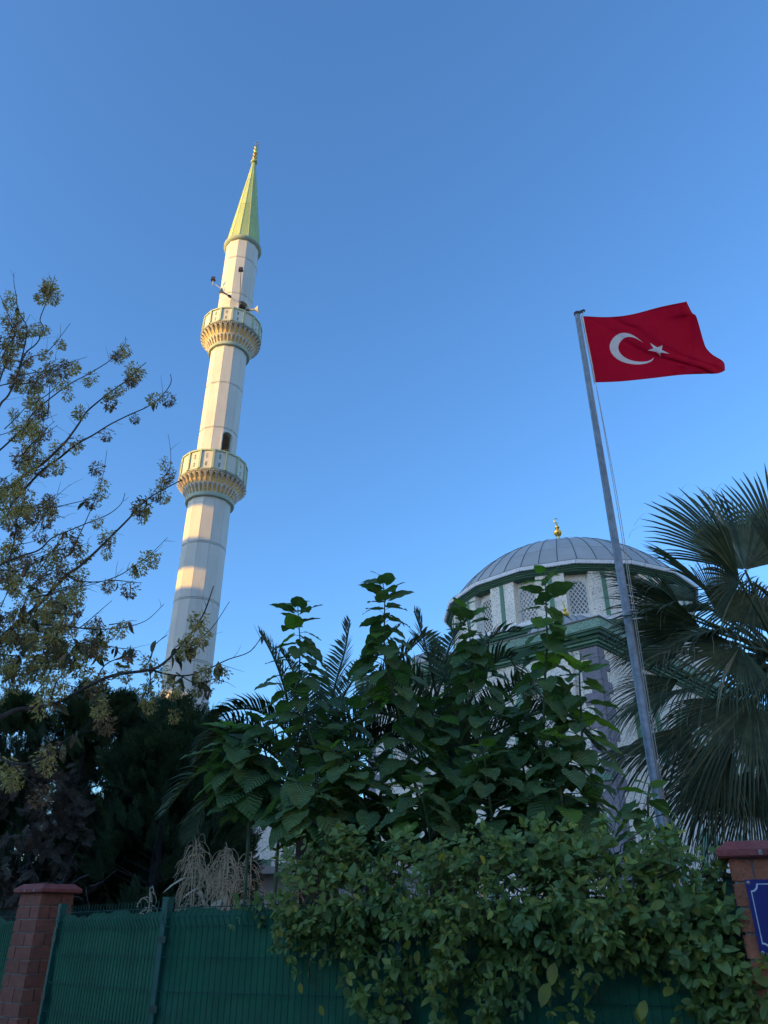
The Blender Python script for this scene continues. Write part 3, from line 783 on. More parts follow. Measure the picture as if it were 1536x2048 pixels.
# ================================================================ BRICK PILLARS, MESH FENCE
def brick_pillar(center, e, w, capw, ztop, courses, bm, label):
    """e = direction of the front face (left to right), front normal faces the street"""
    e = Vector((e[0], e[1], 0)).normalized(); n = Vector((e.y, -e.x, 0))
    if n.y > 0: n = -n
    c = Vector((center[0], center[1], 0))
    t = thing('brick_pillar', c, label, 'pillar')
    b = MB(); b.box(c+UP*(ztop/2), e, w/2-.008, n, w/2-.008, UP, ztop/2); b.build('mortar_core', 'mortar', t)
    ch = ztop/courses; h = ch-.013
    L = .205
    for i in range(courses):
        z = ztop - (i+.5)*ch
        for side in range(4):
            a = (e, n, -e, -n)[side]; o = (n, -e, -n, e)[side]     # a runs along the face, o points out
            # running bond
            x = -w/2; first = True
            lens = [L] if i % 2 else [L/2]
            if side % 2: lens = [L/2] if i % 2 else [L]
            while x < w/2 - .005:
                ln = lens[0] if first else L; first = False
                x1 = min(x+ln, w/2)
                if w/2-x1 < .03: x1 = w/2
                l_ = x1-x-.011
                if l_ > .012:
                    dep = .012 + U(-.0015, .0015)
                    b = MB(); m_ = (x+x1)/2
                    b.box(c + a*m_ + o*(w/2-.008+dep/2) + UP*(z+U(-.001,.001)), a, l_/2, o, dep/2, UP, h/2)
                    b.build('brick', bm, t)
                x = x1
    # coping: slab with bevelled upper edge and rough underside
    b = MB(); q = capw/2; vs = []
    for (s_, zz_) in ((q-.012, ztop), (q, ztop+.008), (q, ztop+.034), (q-.055, ztop+.078)):
        for (i_, j_) in ((-1,-1),(1,-1),(1,1),(-1,1)):
            vs.append(c + e*(i_*s_*(1+U(-.006,.006))) + n*(j_*s_*(1+U(-.006,.006))) + UP*(zz_+U(-.002,.002)))
    fs = [(3,2,1,0), (12,13,14,15)]
    for r_ in range(3):
        for k in range(4): fs.append((r_*4+k, r_*4+(k+1)%4, (r_+1)*4+(k+1)%4, (r_+1)*4+k))
    b.add(vs, fs); cp = b.build('coping', 'cap', t)
    for sgn in (-1, 1):
        b = MB(); b.box(c + e*(.07*sgn+.02) + n*(q+.001) + UP*(ztop+.02), e, .009, n, .0015, UP, .013); b.build('coping_joint', 'mortar', cp)
    return t
pilL = brick_pillar((-3.16, 7.83), (.84, -.545), .337, .43, 1.80, 17, 'brickL', 'brown brick pillar with a red coping at the left end of the green fence')
PR_C = Vector((1.985, 4.19, 0)); PR_E = Vector((.92, -.39, 0)).normalized(); PR_N = Vector((-.39, -.92, 0)).normalized()
pilR = brick_pillar((PR_C.x, PR_C.y), tuple(PR_E), .40, .50, 1.862, 17, 'brickR', 'orange brick pillar with a red coping carrying the blue enamel plate')
# street plate
sc_ = PR_C + PR_N*(.20+.022); 
plate_c = sc_ + PR_E*.088 + UP*(1.86-.257)
plate = thing('enamel_plate', plate_c, 'dark blue enamel plate with a white border line screwed to the right brick pillar', 'sign')
PW, PH = .235, .16
def plate_loop(ins, cut, d):
    """rounded-notched rectangle as in the photograph: corners curve inwards round the rivets"""
    P = []
    for (sx, sy) in ((1,1),(-1,1),(-1,-1),(1,-1)):
        cx, cy = sx*(PW-ins), sy*(PH-ins)
        pts = []
        for k in range(7):
            a = PI/2*k/6
            pts.append((cx - sx*cut*math.cos(a), cy - sy*cut*math.sin(a)))
        if sx*sy > 0: pts = pts
        else: pts = pts[::-1]
        P += pts[::-1] if sx*sy > 0 else pts[::-1]
    return [plate_c + PR_E*x + UP*y + PR_N*d for x, y in P]
b = MB(); b.box(plate_c, PR_E, PW, PR_N, .006, UP, PH); b.build('panel', 'signblue', plate)
b = MB()
o1 = []; o2 = []
def ring_pts(ins, cut):
    pts = []
    for (sx, sy, a0) in ((1,1,180),(-1,1,270),(-1,-1,0),(1,-1,90)):
        cx, cy = sx*(PW-ins), sy*(PH-ins)
        seq = []
        for k in range(7):
            a = math.radians(a0 + 90*k/6); seq.append((cx+cut*math.cos(a), cy+cut*math.sin(a)))
        seq.sort(key=lambda p: math.atan2(p[1]/PH, p[0]/PW) if (sx, sy) not in ((-1,1),(-1,-1)) else math.atan2(p[1]/PH, p[0]/PW) % (2*PI))
        pts += seq
    return pts
A_ = ring_pts(.018, .030); B_ = ring_pts(.022, .032)
vs = [plate_c + PR_E*x + UP*y + PR_N*.0075 for x, y in A_] + [plate_c + PR_E*x + UP*y + PR_N*.0075 for x, y in B_]
n_ = len(A_); b.add(vs, [(i, (i+1)%n_, n_+(i+1)%n_, n_+i) for i in range(n_)]); b.build('border_line', 'signwhite', plate)
for sx in (-1, 1):
    for sy in (-1, 1):
        p0 = plate_c + PR_E*(sx*(PW-.014)) + UP*(sy*(PH-.013))
        b = MB(); b.tube([p0+PR_N*.006, p0+PR_N*.010, p0+PR_N*.012], [.0085, .0085, .004], 10); b.build('screw', 'rivet', plate)

def mesh_fence(name, posts, label, zoff, kerb=True, first_post=True):
    """posts: list of (x, y); wires 5 cm apart, three fold wires near the top"""
    t = thing(name, (posts[0][0], posts[0][1], 0), label, 'fence')
    H = [1.64, 1.58, 1.52, 1.33, 1.125, .92, .72, .55]
    for i, (x, y) in enumerate(posts):
        if i < len(posts)-1:
            d = (Vector(posts[i+1]) - Vector(posts[i])).to_3d().normalized()
        nrm = Vector((d.y, -d.x, 0)); nrm = nrm if nrm.y < 0 else -nrm
        z1 = 1.70 + zoff(x)
        if first_post or i:
            b = MB(); b.box(Vector((x, y, z1/2)), d, .028, nrm, .028, UP, z1/2); po = b.build('post', 'fencegreen', t)
            b = MB(); b.box(Vector((x, y, z1+.006)), d, .031, nrm, .031, UP, .008); b.build('post_cap', 'fencegreen', po)
            for zc in (1.44, 1.02, .7):
                b = MB(); b.box(Vector((x, y, zc+zoff(x)))+nrm*.034+d*.02, d, .035, nrm, .006, UP, .022); b.build('clamp', 'clip', po)
    for i in range(len(posts)-1):
        A = Vector((*posts[i], 0)); B = Vector((*posts[i+1], 0)); d = (B-A); ln = d.length; d.normalize()
        nrm = Vector((d.y, -d.x, 0)); nrm = nrm if nrm.y < 0 else -nrm
        za, zb = zoff(A.x), zoff(B.x)
        front = nrm*.032
        dep = lambda z: (.035 if abs(z-1.58) < .01 else 0)
        # vertical wires share one mesh
        b = MB(); b.tube([Vector((0,0,.5)), Vector((0,0,1.52)), nrm*.035+UP*1.58, Vector((0,0,1.64)), Vector((0,0,1.69))], .0030, 5, caps=False)
        wm = None
        nw = int(ln/.05)
        for k in range(nw):
            s = (k+.5)/nw; p = A.lerp(B, s) + front + UP*(za+(zb-za)*s)
            if wm is None:
                o = b.build('wire', 'wire', t, smooth=True, local=True); wm = o.data; o.location = p - world_loc(t)
            else:
                o = link('wire', wm, t); o.location = p - world_loc(t)
        for z in H:
            b = MB(); b.tube([A+front+nrm*(dep(z)-.005)+UP*(z+za)+d*.02, B+front+nrm*(dep(z)-.005)+UP*(z+zb)-d*.02], .0032, 5, caps=False)
            b.build('cross_wire', 'wire', t, smooth=True)
        # netting tied behind the wires, top edge wavy, slight billow
        N_ = 60; vs = []; fs = []
        ph = U(0, 6)
        rows = 12
        for k in range(N_+1):
            s = k/N_; p = A.lerp(B, s) - nrm*.005
            top = 1.625 + .012*math.sin(s*9+ph) + .010*math.sin(s*23+ph*2) + .006*math.sin(s*61)
            if abs(s-.30) < .05: top -= .01
            for r_ in range(rows+1):
                f = r_/rows; z = .48 + (top-.48)*f
                bil = .012*math.sin(s*14+f*5+ph)*math.sin(PI*f) + .004*math.sin(s*55+f*9)
                vs.append(p + nrm*(bil-.004) + UP*(z + za+(zb-za)*s))
        for k in range(N_):
            for r_ in range(rows):
                o = k*(rows+1)+r_; fs.append((o, o+rows+1, o+rows+2, o+1))
        b = MB(); b.add(vs, fs); b.build('netting', 'cloth', t, smooth=True)
        b = MB(); b.box((A+B)/2 + UP*.24, d, ln/2-.03, nrm, .09, UP, .24)
        b.build('kerb_wall', 'mortar', t)
    return t
zo = lambda x: -.005 + .020*(x+2.9)
mesh_fence('mesh_fence', [(-2.86, 7.48), (-1.60, 6.21), (.10, 5.26), (1.80, 4.31)], 'green welded wire fence lined with green netting, between the two brick pillars', zo)
mesh_fence('mesh_fence', [(-3.36, 8.0), (-4.7, 9.3), (-6.1, 10.6), (-7.5, 12.0)], 'green netted wire fence going back beyond the left brick pillar', lambda x: -.03, first_post=False)
mesh_fence('mesh_fence', [(2.30, 4.05), (4.2, 3.2)], 'green netted wire fence right of the orange pillar', lambda x: .12)

# ================================================================ FLAGPOLE AND FLAG
PB = Vector((.3480*8, 8.0, 0))
pole = thing('flagpole', PB, 'tall tapered galvanised steel flagpole with a halyard, standing before the palms', 'flagpole')
ztop = at(1153, 628, 8).z
b = MB(); b.tube([PB, PB+UP*3.1, PB+UP*3.102, PB+UP*6.2, PB+UP*6.202, PB+UP*ztop], [.060, .053, .0515, .046, .0445, .037], 16)
b.build('shaft', 'steel', pole, smooth=True)
b = MB(); b.tube([PB+Vector((-.045, -.046, 0)), PB+Vector((-.030,-.030,ztop-.1))], [.006, .005], 5); b.build('weld_seam', 'steel', pole)
b = MB(); b.lathe(PB+UP*ztop, [(.040,-.02),(.046,-.01),(.046,.02),(.02,.035)], 14); b.build('cap', 'darkmetal', pole)
b = MB(); b.box(PB+UP*(ztop+.03)+Vector((.05,-.01,0)), Vector((1,0,.5)).normalized(), .07, Vector((0,1,0)), .012, Vector((-.5,0,1)).normalized(), .018); b.build('pulley_arm', 'darkmetal', pole)
b = MB(); b.lathe(PB, [(.14,.05),(.14,.08),(.07,.085)], 16); b.build('base_flange', 'steel', pole)
rp1 = [at(1163, 634, 7.97), at(1190, 768, 7.96)]
for dx, x1 in ((.0, 1338), (.012, 1345)):
    pts = [at(1192, 770, 7.96), at(1232+dx*300, 1000, 7.95), at(1278+dx*300, 1300, 7.95), at(x1, 1700, 7.94)]
    b = MB(); b.tube(smoothline(pts, 8), .0045, 5); b.build('halyard', 'rope', pole, smooth=True)
b = MB(); b.tube([PB+UP*(ztop+.02)+Vector((.09,-.03,0)), rp1[0], rp1[1]], .007, 5); b.build('hoist_rope', 'rope', pole)

# the flag: a Coons patch through its four measured edges
tE = smoothline([(1165,632,0),(1215,634,0),(1262,629,0),(1320,614,0),(1373,603,0)], 8)
bE = smoothline([(1189,765,0),(1240,763,0),(1300,757,0),(1360,750,0),(1405,748,0),(1435,747,0),(1450,741,0)], 8)
lE = smoothline([(1165,632,0),(1172,672,0),(1182,722,0),(1189,765,0)], 8)
rE_ = smoothline([(1373,603,0),(1384,625,0),(1393,634,0),(1405,675,0),(1412,695,0),(1425,709,0),(1443,720,0),(1449,728,0),(1450,741,0)], 6)
def on(L, t):
    f = t*(len(L)-1); i = min(int(f), len(L)-2); return L[i].lerp(L[i+1], f-i)
def flag_pt(s, t, off=0.0):
    p = on(tE,s)*(1-t)+on(bE,s)*t + on(lE,t)*(1-s)+on(rE_,t)*s - (tE[0]*(1-s)*(1-t)+tE[-1]*s*(1-t)+bE[0]*(1-s)*t+bE[-1]*s*t)
    Y = 7.97 + .02*s + .10*s*math.sin(5.2*s + 2.4*t) + .035*math.sin(11*s - 5*t + .7)*min(1, s*2) + .012*math.sin(24*s+9*t)*s + .02*math.sin(8*(s*.6+t)+1)*min(1, 4*s) + .08*math.exp(-((s*.9+t*.55-.98)/.05)**2)*s + .03*math.exp(-((s*.8-t*.5-.22)/.035)**2)*min(1,3*s) + .025*math.exp(-((s-t*.7-.05)/.03)**2)*min(1,3*s)
    return at(p.x, p.y, Y + off)
flag = thing('national_flag', at(1165, 632, 7.97), 'red flag with white crescent and star flying from the top of the pole', 'flag')
NS, NT = 90, 48
vs = [flag_pt(i/NS, j/NT) for i in range(NS+1) for j in range(NT+1)]
fs = [(i*(NT+1)+j, (i+1)*(NT+1)+j, (i+1)*(NT+1)+j+1, i*(NT+1)+j+1) for i in range(NS) for j in range(NT)]
b = MB(); b.add(vs, fs); b.build('cloth', 'flagred', flag, smooth=True)
vs = [flag_pt(-.012+.024*i, j/NT, -.004) for i in range(2) for j in range(NT+1)]
b = MB(); b.add(vs, [(j, NT+1+j, NT+2+j, j+1) for j in range(NT)]); b.build('hoist_band', 'flagwhite', flag, smooth=True)
for nm, E_ in (('hem', [(s_, t_) for s_ in [i/60 for i in range(61)] for t_ in (.0, .022)]), ('hem', [(s_, t_) for s_ in [i/60 for i in range(61)] for t_ in (.978, 1.0)]), ('hem', [(s_, i/40) for i in range(41) for s_ in (.985, 1.0)])):
    b = MB(); b.add([flag_pt(s_, t_, -.003) for s_, t_ in E_], [(2*i, 2*i+2, 2*i+3, 2*i+1) for i in range(len(E_)//2-1)]); b.build(nm, 'flagred', flag, smooth=True)
# emblem in flag units: width 1.5, height 1
def emb(x, y, off): return flag_pt(x/1.5, y, off)
for off in (-.004, .004):
    m_ = 40; R1, R2 = .217, .176; c1, c2 = .478, .528
    # horns: intersection angles
    xi = (R1*R1-R2*R2+(c2*c2-c1*c1))/(2*(c2-c1)); yi = math.sqrt(max(0, R1*R1-(xi-c1)**2))
    aO = math.atan2(yi, xi-c1); aI = math.atan2(yi, xi-c2)
    vs = []
    for k in range(m_+1):
        f = k/m_; a = aO + (2*PI-2*aO)*f; ai = aI + (2*PI-2*aI)*f
        po = (c1+R1*math.cos(a), .5+R1*math.sin(a)); pi_ = (c2+R2*math.cos(ai), .5+R2*math.sin(ai))
        for q in range(4):
            g = q/3; vs.append(emb(po[0]+(pi_[0]-po[0])*g, po[1]+(pi_[1]-po[1])*g, off))
    b = MB(); b.add(vs, [(k*4+q, (k+1)*4+q, (k+1)*4+q+1, k*4+q+1) for k in range(m_) for q in range(3)])
    b.build('crescent', 'flagwhite', flag, smooth=True)
    cx, R, r = .775, .114, .114*.382
    P = []
    for k in range(10):
        a = PI + PI*k/5; rr = R if k % 2 == 0 else r; P.append((cx+rr*math.cos(a), .5+rr*math.sin(a)))
    b = MB(); cen = emb(cx, .5, off)
    for k in range(10):
        a_, c_ = P[k], P[(k+1)%10]; o = len(b.v); seg = 5; vs = []
        for i in range(seg+1):
            for j in range(2): pass
        rows = []
        for i in range(seg+1):
            f = i/seg
            rows.append(emb(cx+(a_[0]-cx)*f, .5+(a_[1]-.5)*f, off)); rows.append(emb(cx+(c_[0]-cx)*f, .5+(c_[1]-.5)*f, off))
        b.add(rows, [(2*i, 2*i+2, 2*i+3, 2*i+1) for i in range(seg)])
    b.build('star', 'flagwhite', flag, smooth=True)

# ================================================================ FOLIAGE TEMPLATES
def t_oval(w=.24, droop=.15, fold=.18):
    """oval leaf of unit length along +Y, folded on the midrib"""
    ts = [0, .22, .5, .78, 1.0]; ws = [0, .75, 1.0, .7, 0]
    V = []; F = []
    for t, w_ in zip(ts, ws):
        z = -droop*t*t; V += [(-w*w_, t, z+fold*w*w_), (0, t, z), (w*w_, t, z+fold*w*w_)]
    for i in range(4):
        o = i*3; F += [(o, o+1, o+4, o+3), (o+1, o+2, o+5, o+4)]
    return np.array(V, float), np.array(F)
def t_heart(fold=.22, droop=.35, wave=.02, seed=0):
    """big heart-shaped leaf, unit length, with UVs for the veins"""
    r = random.Random(seed); n = 10; V = []; F = []; UV = []
    for i in range(n+1):
        t = i/n
        w = .44*(math.sin(PI*min(1, t*1.02+.0)**.62))**.75 if 0 < t < 1 else (.16 if t == 0 else 0)
        if t == 1: w = 0
        for j in range(-3, 4):
            u = j/3; x = w*u
            back = -.16*abs(u)**1.3*(1-t)**2.2          # lobes reach back beyond the stalk
            z = fold*abs(x) - droop*t*t*.6 - .25*x*x + wave*math.sin(t*19 + abs(u)*4 + seed)*abs(u) + r.uniform(-.005,.005)
            V.append((x, t+back, z)); UV.append((x, t+back))
    for i in range(n):
        for j in range(6):
            o = i*7+j; F.append((o, o+1, o+8, o+7))
    return np.array(V, float), np.array(F), np.array(UV, float)
def tmpl_mesh(name, T, m, smooth=True):
    me = mesh_np(name, T[0], T[1], m, T[2] if len(T) > 2 else None)
    if smooth: me.shade_smooth()
    return me

# ================================================================ MULBERRY SAPLINGS
hearts = [tmpl_mesh('mulberry_leaf', t_heart(fold=.15+.18*R3(), droop=.2+.35*R3(), wave=.015+.02*R3(), seed=i), 'mulberry') for i in range(7)]
youngs = [tmpl_mesh('young_leaf', t_heart(fold=.15+.2*R3(), droop=.1+.2*R3(), wave=.02, seed=30+i), 'mulberry_new') for i in range(3)]
def sapling(px, Y, n, label, s_top=.19, s_low=.215, side=True, young_n=3, density_start=0.0, rad=.012):
    pts = [at(x, y, Y + U(-.04,.04)) for x, y in px]          # from the top down
    base = Vector((pts[-1].x + U(-.1,.1), Y+.05, .12))
    t = thing('mulberry_sapling', base, label, 'sapling', 'mulberry saplings behind the fence')
    line = smoothline(pts, 6) + [base]
    b = MB(); m_ = len(line); b.tube(line, [.003+rad*(i/m_)**.8 for i in range(m_)], 6); b.build('stem', 'greenstem', t, smooth=True)
    vis = line[:-1]; L_ = [0]
    for i in range(1, len(vis)): L_.append(L_[-1] + (vis[i]-vis[i-1]).length)
    tot = L_[-1]; petb = MB(); az = U(0, 6.28)
    def pos(s):
        for i in range(1, len(vis)):
            if L_[i] >= s: return vis[i-1].lerp(vis[i], (s-L_[i-1])/(L_[i]-L_[i-1]+1e-9))
        return vis[-1]
    n = int(n*2.15)
    for k in range(n):
        f = (k+.3)/n; s = tot*f**.95
        size = s_top + (s_low-s_top)*min(1, f*2.2); size *= U(.68, 1.18)
        if k == 0: size *= .55
        if k == 1: size *= .75
        az += 2.4 + U(-.4,.4)
        # favour sideways leaves near the top so they read as in the photograph
        a = az
        lat = Vector((math.cos(a), math.sin(a)*.8, 0)).normalized()
        pet = (.03 + .08*min(1, f*2.5))*U(.8, 1.3) + (U(0, .10) if side and f > .3 else 0)
        p0 = pos(s); p1 = p0 + lat*pet + UP*pet*U(.0, .45)
        petb.tube([p0, (p0+p1)/2+UP*pet*.06, p1], .0022 + .0012*(f > .3), 4, caps=False)
        up = .42 if f < .12 else U(-.75, .05) - .25*f
        d = (lat + UP*up).normalized()
        nrm = (UP*1.0 + lat*.7 + Vector((U(-.35,.35), -.25+U(-.35,.35), 0))).normalized()
        if k < young_n: d = (lat + UP*U(.0, .5)).normalized()
        me = random.choice(youngs if (k < young_n or R3() < .05) else hearts)
        place('leaf', me, t, trs(p1, frame(d, nrm), size))
    petb.build('leaf_stalk', 'greenstem', t)['kind'] = 'stuff'
    return t
sapling([(595,1205),(597,1240),(600,1290),(597,1357),(587,1391),(610,1438),(630,1496),(668,1570),(705,1662),(712,1740)], 6.25, 44, 'mulberry sapling with its leafy top clear against the sky, left of the tallest one', young_n=2)
sapling([(762,1152),(769,1188),(769,1232),(769,1310),(779,1364),(796,1418),(813,1492),(834,1587),(864,1716)], 6.1, 50, 'tallest densely leaved mulberry sapling, its tip against open sky left of the dome', young_n=2)
sapling([(930,1206),(938,1266),(945,1307),(948,1390),(971,1442),(1001,1495),(1024,1560),(1042,1618),(1059,1677),(1062,1740)], 6.0, 46, 'mulberry sapling with pale young tip leaves before the left edge of the drum', young_n=4, s_low=.215)
sapling([(1090,1144),(1091,1179),(1093,1231),(1094,1284),(1091,1343),(1088,1413),(1087,1486),(1085,1580),(1084,1700)], 5.9, 34, 'slender mulberry sapling reaching up across the drum windows to the dome eave', young_n=3, s_top=.19, s_low=.215, side=False)
sapling([(1162,1306),(1159,1343),(1160,1384),(1163,1436),(1165,1501),(1168,1574),(1168,1647),(1170,1720)], 5.75, 24, 'mulberry sapling in front of the grey quoins of the mosque corner', young_n=5, s_top=.19, s_low=.215, side=False)
sapling([(1298,1566),(1296,1604),(1296,1653),(1293,1702),(1290,1760)], 5.5, 12, 'short mulberry sapling in front of the foot of the flagpole', young_n=3, s_top=.16, s_low=.19, side=False)
sapling([(462,1448),(458,1475),(466,1520),(480,1560),(500,1630)], 6.6, 26, 'low mulberry sapling beside the dark conifers, at the left end of the row', young_n=4, s_low=.26)
sapling([(520,1430),(525,1480),(540,1540),(560,1620)], 6.5, 24, 'mulberry sapling under the drooping palm frond, second from the left', young_n=3, s_low=.21)
sapling([(968,1490),(972,1553),(980,1606),(989,1677),(990,1750)], 5.7, 22, 'mid-height mulberry sapling hidden among larger ones in front of the palm trunk', young_n=2, s_low=.21)
sapling([(1118,1468),(1118,1530),(1122,1590),(1125,1650),(1125,1730)], 5.6, 22, 'mulberry sapling with two pale round top leaves below the arched mosque window', young_n=3, s_low=.215)
sapling([(660,1490),(690,1540),(720,1600),(750,1660),(760,1740)], 5.9, 24, 'mid-height mulberry sapling leaning left between the two tallest ones', young_n=2, s_low=.215)
sapling([(860,1400),(880,1470),(900,1540),(920,1620),(930,1720)], 6.15, 30, 'mulberry sapling filling the gap between the tallest one and its right neighbour', young_n=1, s_low=.215)
sapling([(1030,1420),(1040,1490),(1050,1560),(1060,1640),(1060,1740)], 6.05, 24, 'dark mulberry sapling just left of the slender one, in front of the arched window', young_n=1, s_low=.21)
sapling([(600,1560),(610,1620),(615,1680)], 5.8, 16, 'low mulberry sapling over the dry flower heads', young_n=0, s_low=.215)
sapling([(700,1400),(700,1460),(715,1530),(730,1600),(740,1720)], 6.4, 28, 'dark mulberry sapling half hidden behind the two tallest on their left', young_n=0, s_low=.215)
sapling([(830,1560),(850,1620),(860,1680),(862,1750)], 5.6, 16, 'low mulberry sapling above the vine hedge, below the tallest one', young_n=0, s_low=.215)

# ================================================================ DATE PALMS
def frond(palm, pts, n=60, ll=.42, m='date', flat=.35, name='frond', start=.12):
    line = smoothline(pts, 8); m_ = len(line)
    b = MB(); b.tube(line, [.020*(1-.8*i/m_)+.002 for i in range(m_)], 5); fr = b.build(name, m, palm, smooth=True)
    V = []; F = []
    seg = [(line[i+1]-line[i]).length for i in range(m_-1)]; tot = sum(seg)
    for k in range(n):
        f = start + (1-start)*(k+.5)/n; s = f*tot; i = 0
        while i < m_-2 and s > seg[i]: s -= seg[i]; i += 1
        p = line[i].lerp(line[i+1], min(1, s/(seg[i]+1e-9))); t = (line[i+1]-line[i]).normalized()
        sd = t.cross(UP)
        if sd.length < .1: sd = t.cross(Vector((1,0,0)))
        sd.normalize(); nn = sd.cross(t).normalized()
        L_ = ll*(math.sin(PI*min(1, .12+.86*f))**.6)*U(.9,1.08)
        for sg in (-1, 1):
            d = (sd*sg*U(.75,.95) + t*U(.5,.75) + nn*(flat+U(-.14,.14))).normalized()
            w = .0135*U(.85,1.15); e = t.cross(d).cross(d).normalized() if R3() < .5 else (t - d*t.dot(d)).normalized()
            q = p + d*L_*.55; r = p + d*L_ + Vector((0,0,-.16*L_)) + t*.03
            o = len(V)
            V += [p-e*w*.5, p+e*w*.5, q+e*w, q-e*w, r]
            F += [(o,o+1,o+2,o+3), (o+3,o+2,o+4,o+4)]
    me = bpy.data.meshes.new('leaflets'); off = world_loc(palm)
    me.from_pydata([tuple(v-off) for v in V], [], [f[:3] if len(set(f)) == 3 else f for f in F]); me.update(); me.materials.append(MT[m])
    o_ = link('leaflets', me, fr); o_['kind'] = 'stuff'
    return fr
def palm_date(hub_px, Y, fronds, nrand, label):
    hub = at(hub_px[0], hub_px[1], Y); base = Vector((hub.x, hub.y, .05))
    t = thing('date_palm', base, label, 'palm tree', 'date palms in front of the mosque')
    b = MB(); zs = [.05 + (hub.z-.05)*i/14 for i in range(15)]
    b.lathe(base*1.0 - UP*base.z, [(.20+.03*(i % 2)+.05*(i > 11), z) for i, z in enumerate(zs)], 14); b.build('trunk', 'palmtrunk', t)
    for pl in fronds:
        pts = [hub] + [at(x, y, Y+dy) for x, y, dy in pl]
        frond(t, pts, n=int(52 + 6*len(pl)))
    for k in range(nrand):
        a = U(0, 2*PI); el = U(.1, 1.1); L_ = U(1.5, 2.1)
        d = Vector((math.cos(a)*math.cos(el), math.sin(a)*math.cos(el), math.sin(el)))
        pts = [hub, hub+d*L_*.4, hub+d*L_*.75+UP*(-.12*L_), hub+d*L_*.95+UP*(-.42*L_)]
        frond(t, pts, n=48)
    return t
palm_date((640,1600), 8.6, [
    [(600,1510,-.2),(560,1450,-.3),(500,1418,-.4),(424,1428,-.5)],
    [(590,1480,.2),(570,1380,.3),(545,1310,.3),(518,1262,.3)],
    [(560,1520,-.1),(500,1480,-.3),(440,1470,-.5),(395,1520,-.6)],
    [(560,1590,-.2),(490,1570,-.4),(420,1600,-.5),(385,1680,-.6)],
    [(650,1480,.1),(668,1380,.2),(690,1300,.3),(700,1240,.3)],
    [(680,1480,-.1),(740,1400,-.2),(790,1330,-.2),(850,1270,-.2)],
    [(620,1490,.1),(610,1400,.2),(580,1330,.3),(560,1300,.3)],
    [(700,1530,-.2),(770,1480,-.3),(830,1480,-.4),(880,1540,-.4)],
    [(660,1450,.4),(700,1370,.6),(760,1290,.8),(800,1250,.9)]], 5, 'date palm behind the left mulberry saplings, a frond arching left over the conifers')
palm_date((900,1560), 8.3, [
    [(895,1450,.1),(890,1360,.1),(900,1290,.2),(935,1238,.3)],
    [(880,1430,.3),(860,1330,.3),(845,1270,.4),(828,1222,.4)],
    [(930,1430,-.1),(975,1340,-.2),(1020,1318,-.3),(1050,1400,-.4)],
    [(950,1490,-.2),(1039,1440,-.3),(1124,1424,-.4),(1197,1500,-.5)],
    [(960,1540,-.2),(1060,1520,-.4),(1150,1570,-.5),(1215,1680,-.6)],
    [(920,1420,.2),(950,1320,.3),(990,1270,.4),(1040,1262,.4)],
    [(870,1450,0),(830,1360,0),(780,1310,0),(730,1320,0)],
    [(930,1470,.3),(990,1400,.5),(1050,1370,.7),(1110,1380,.8)],
    [(980,1590,-.3),(1070,1600,-.5),(1140,1640,-.6),(1180,1700,-.7)],
    [(860,1500,-.1),(800,1440,-.2),(740,1430,-.3),(700,1490,-.3)]], 5, 'date palm in front of the arched mosque window, fronds fanning over the drum edge')

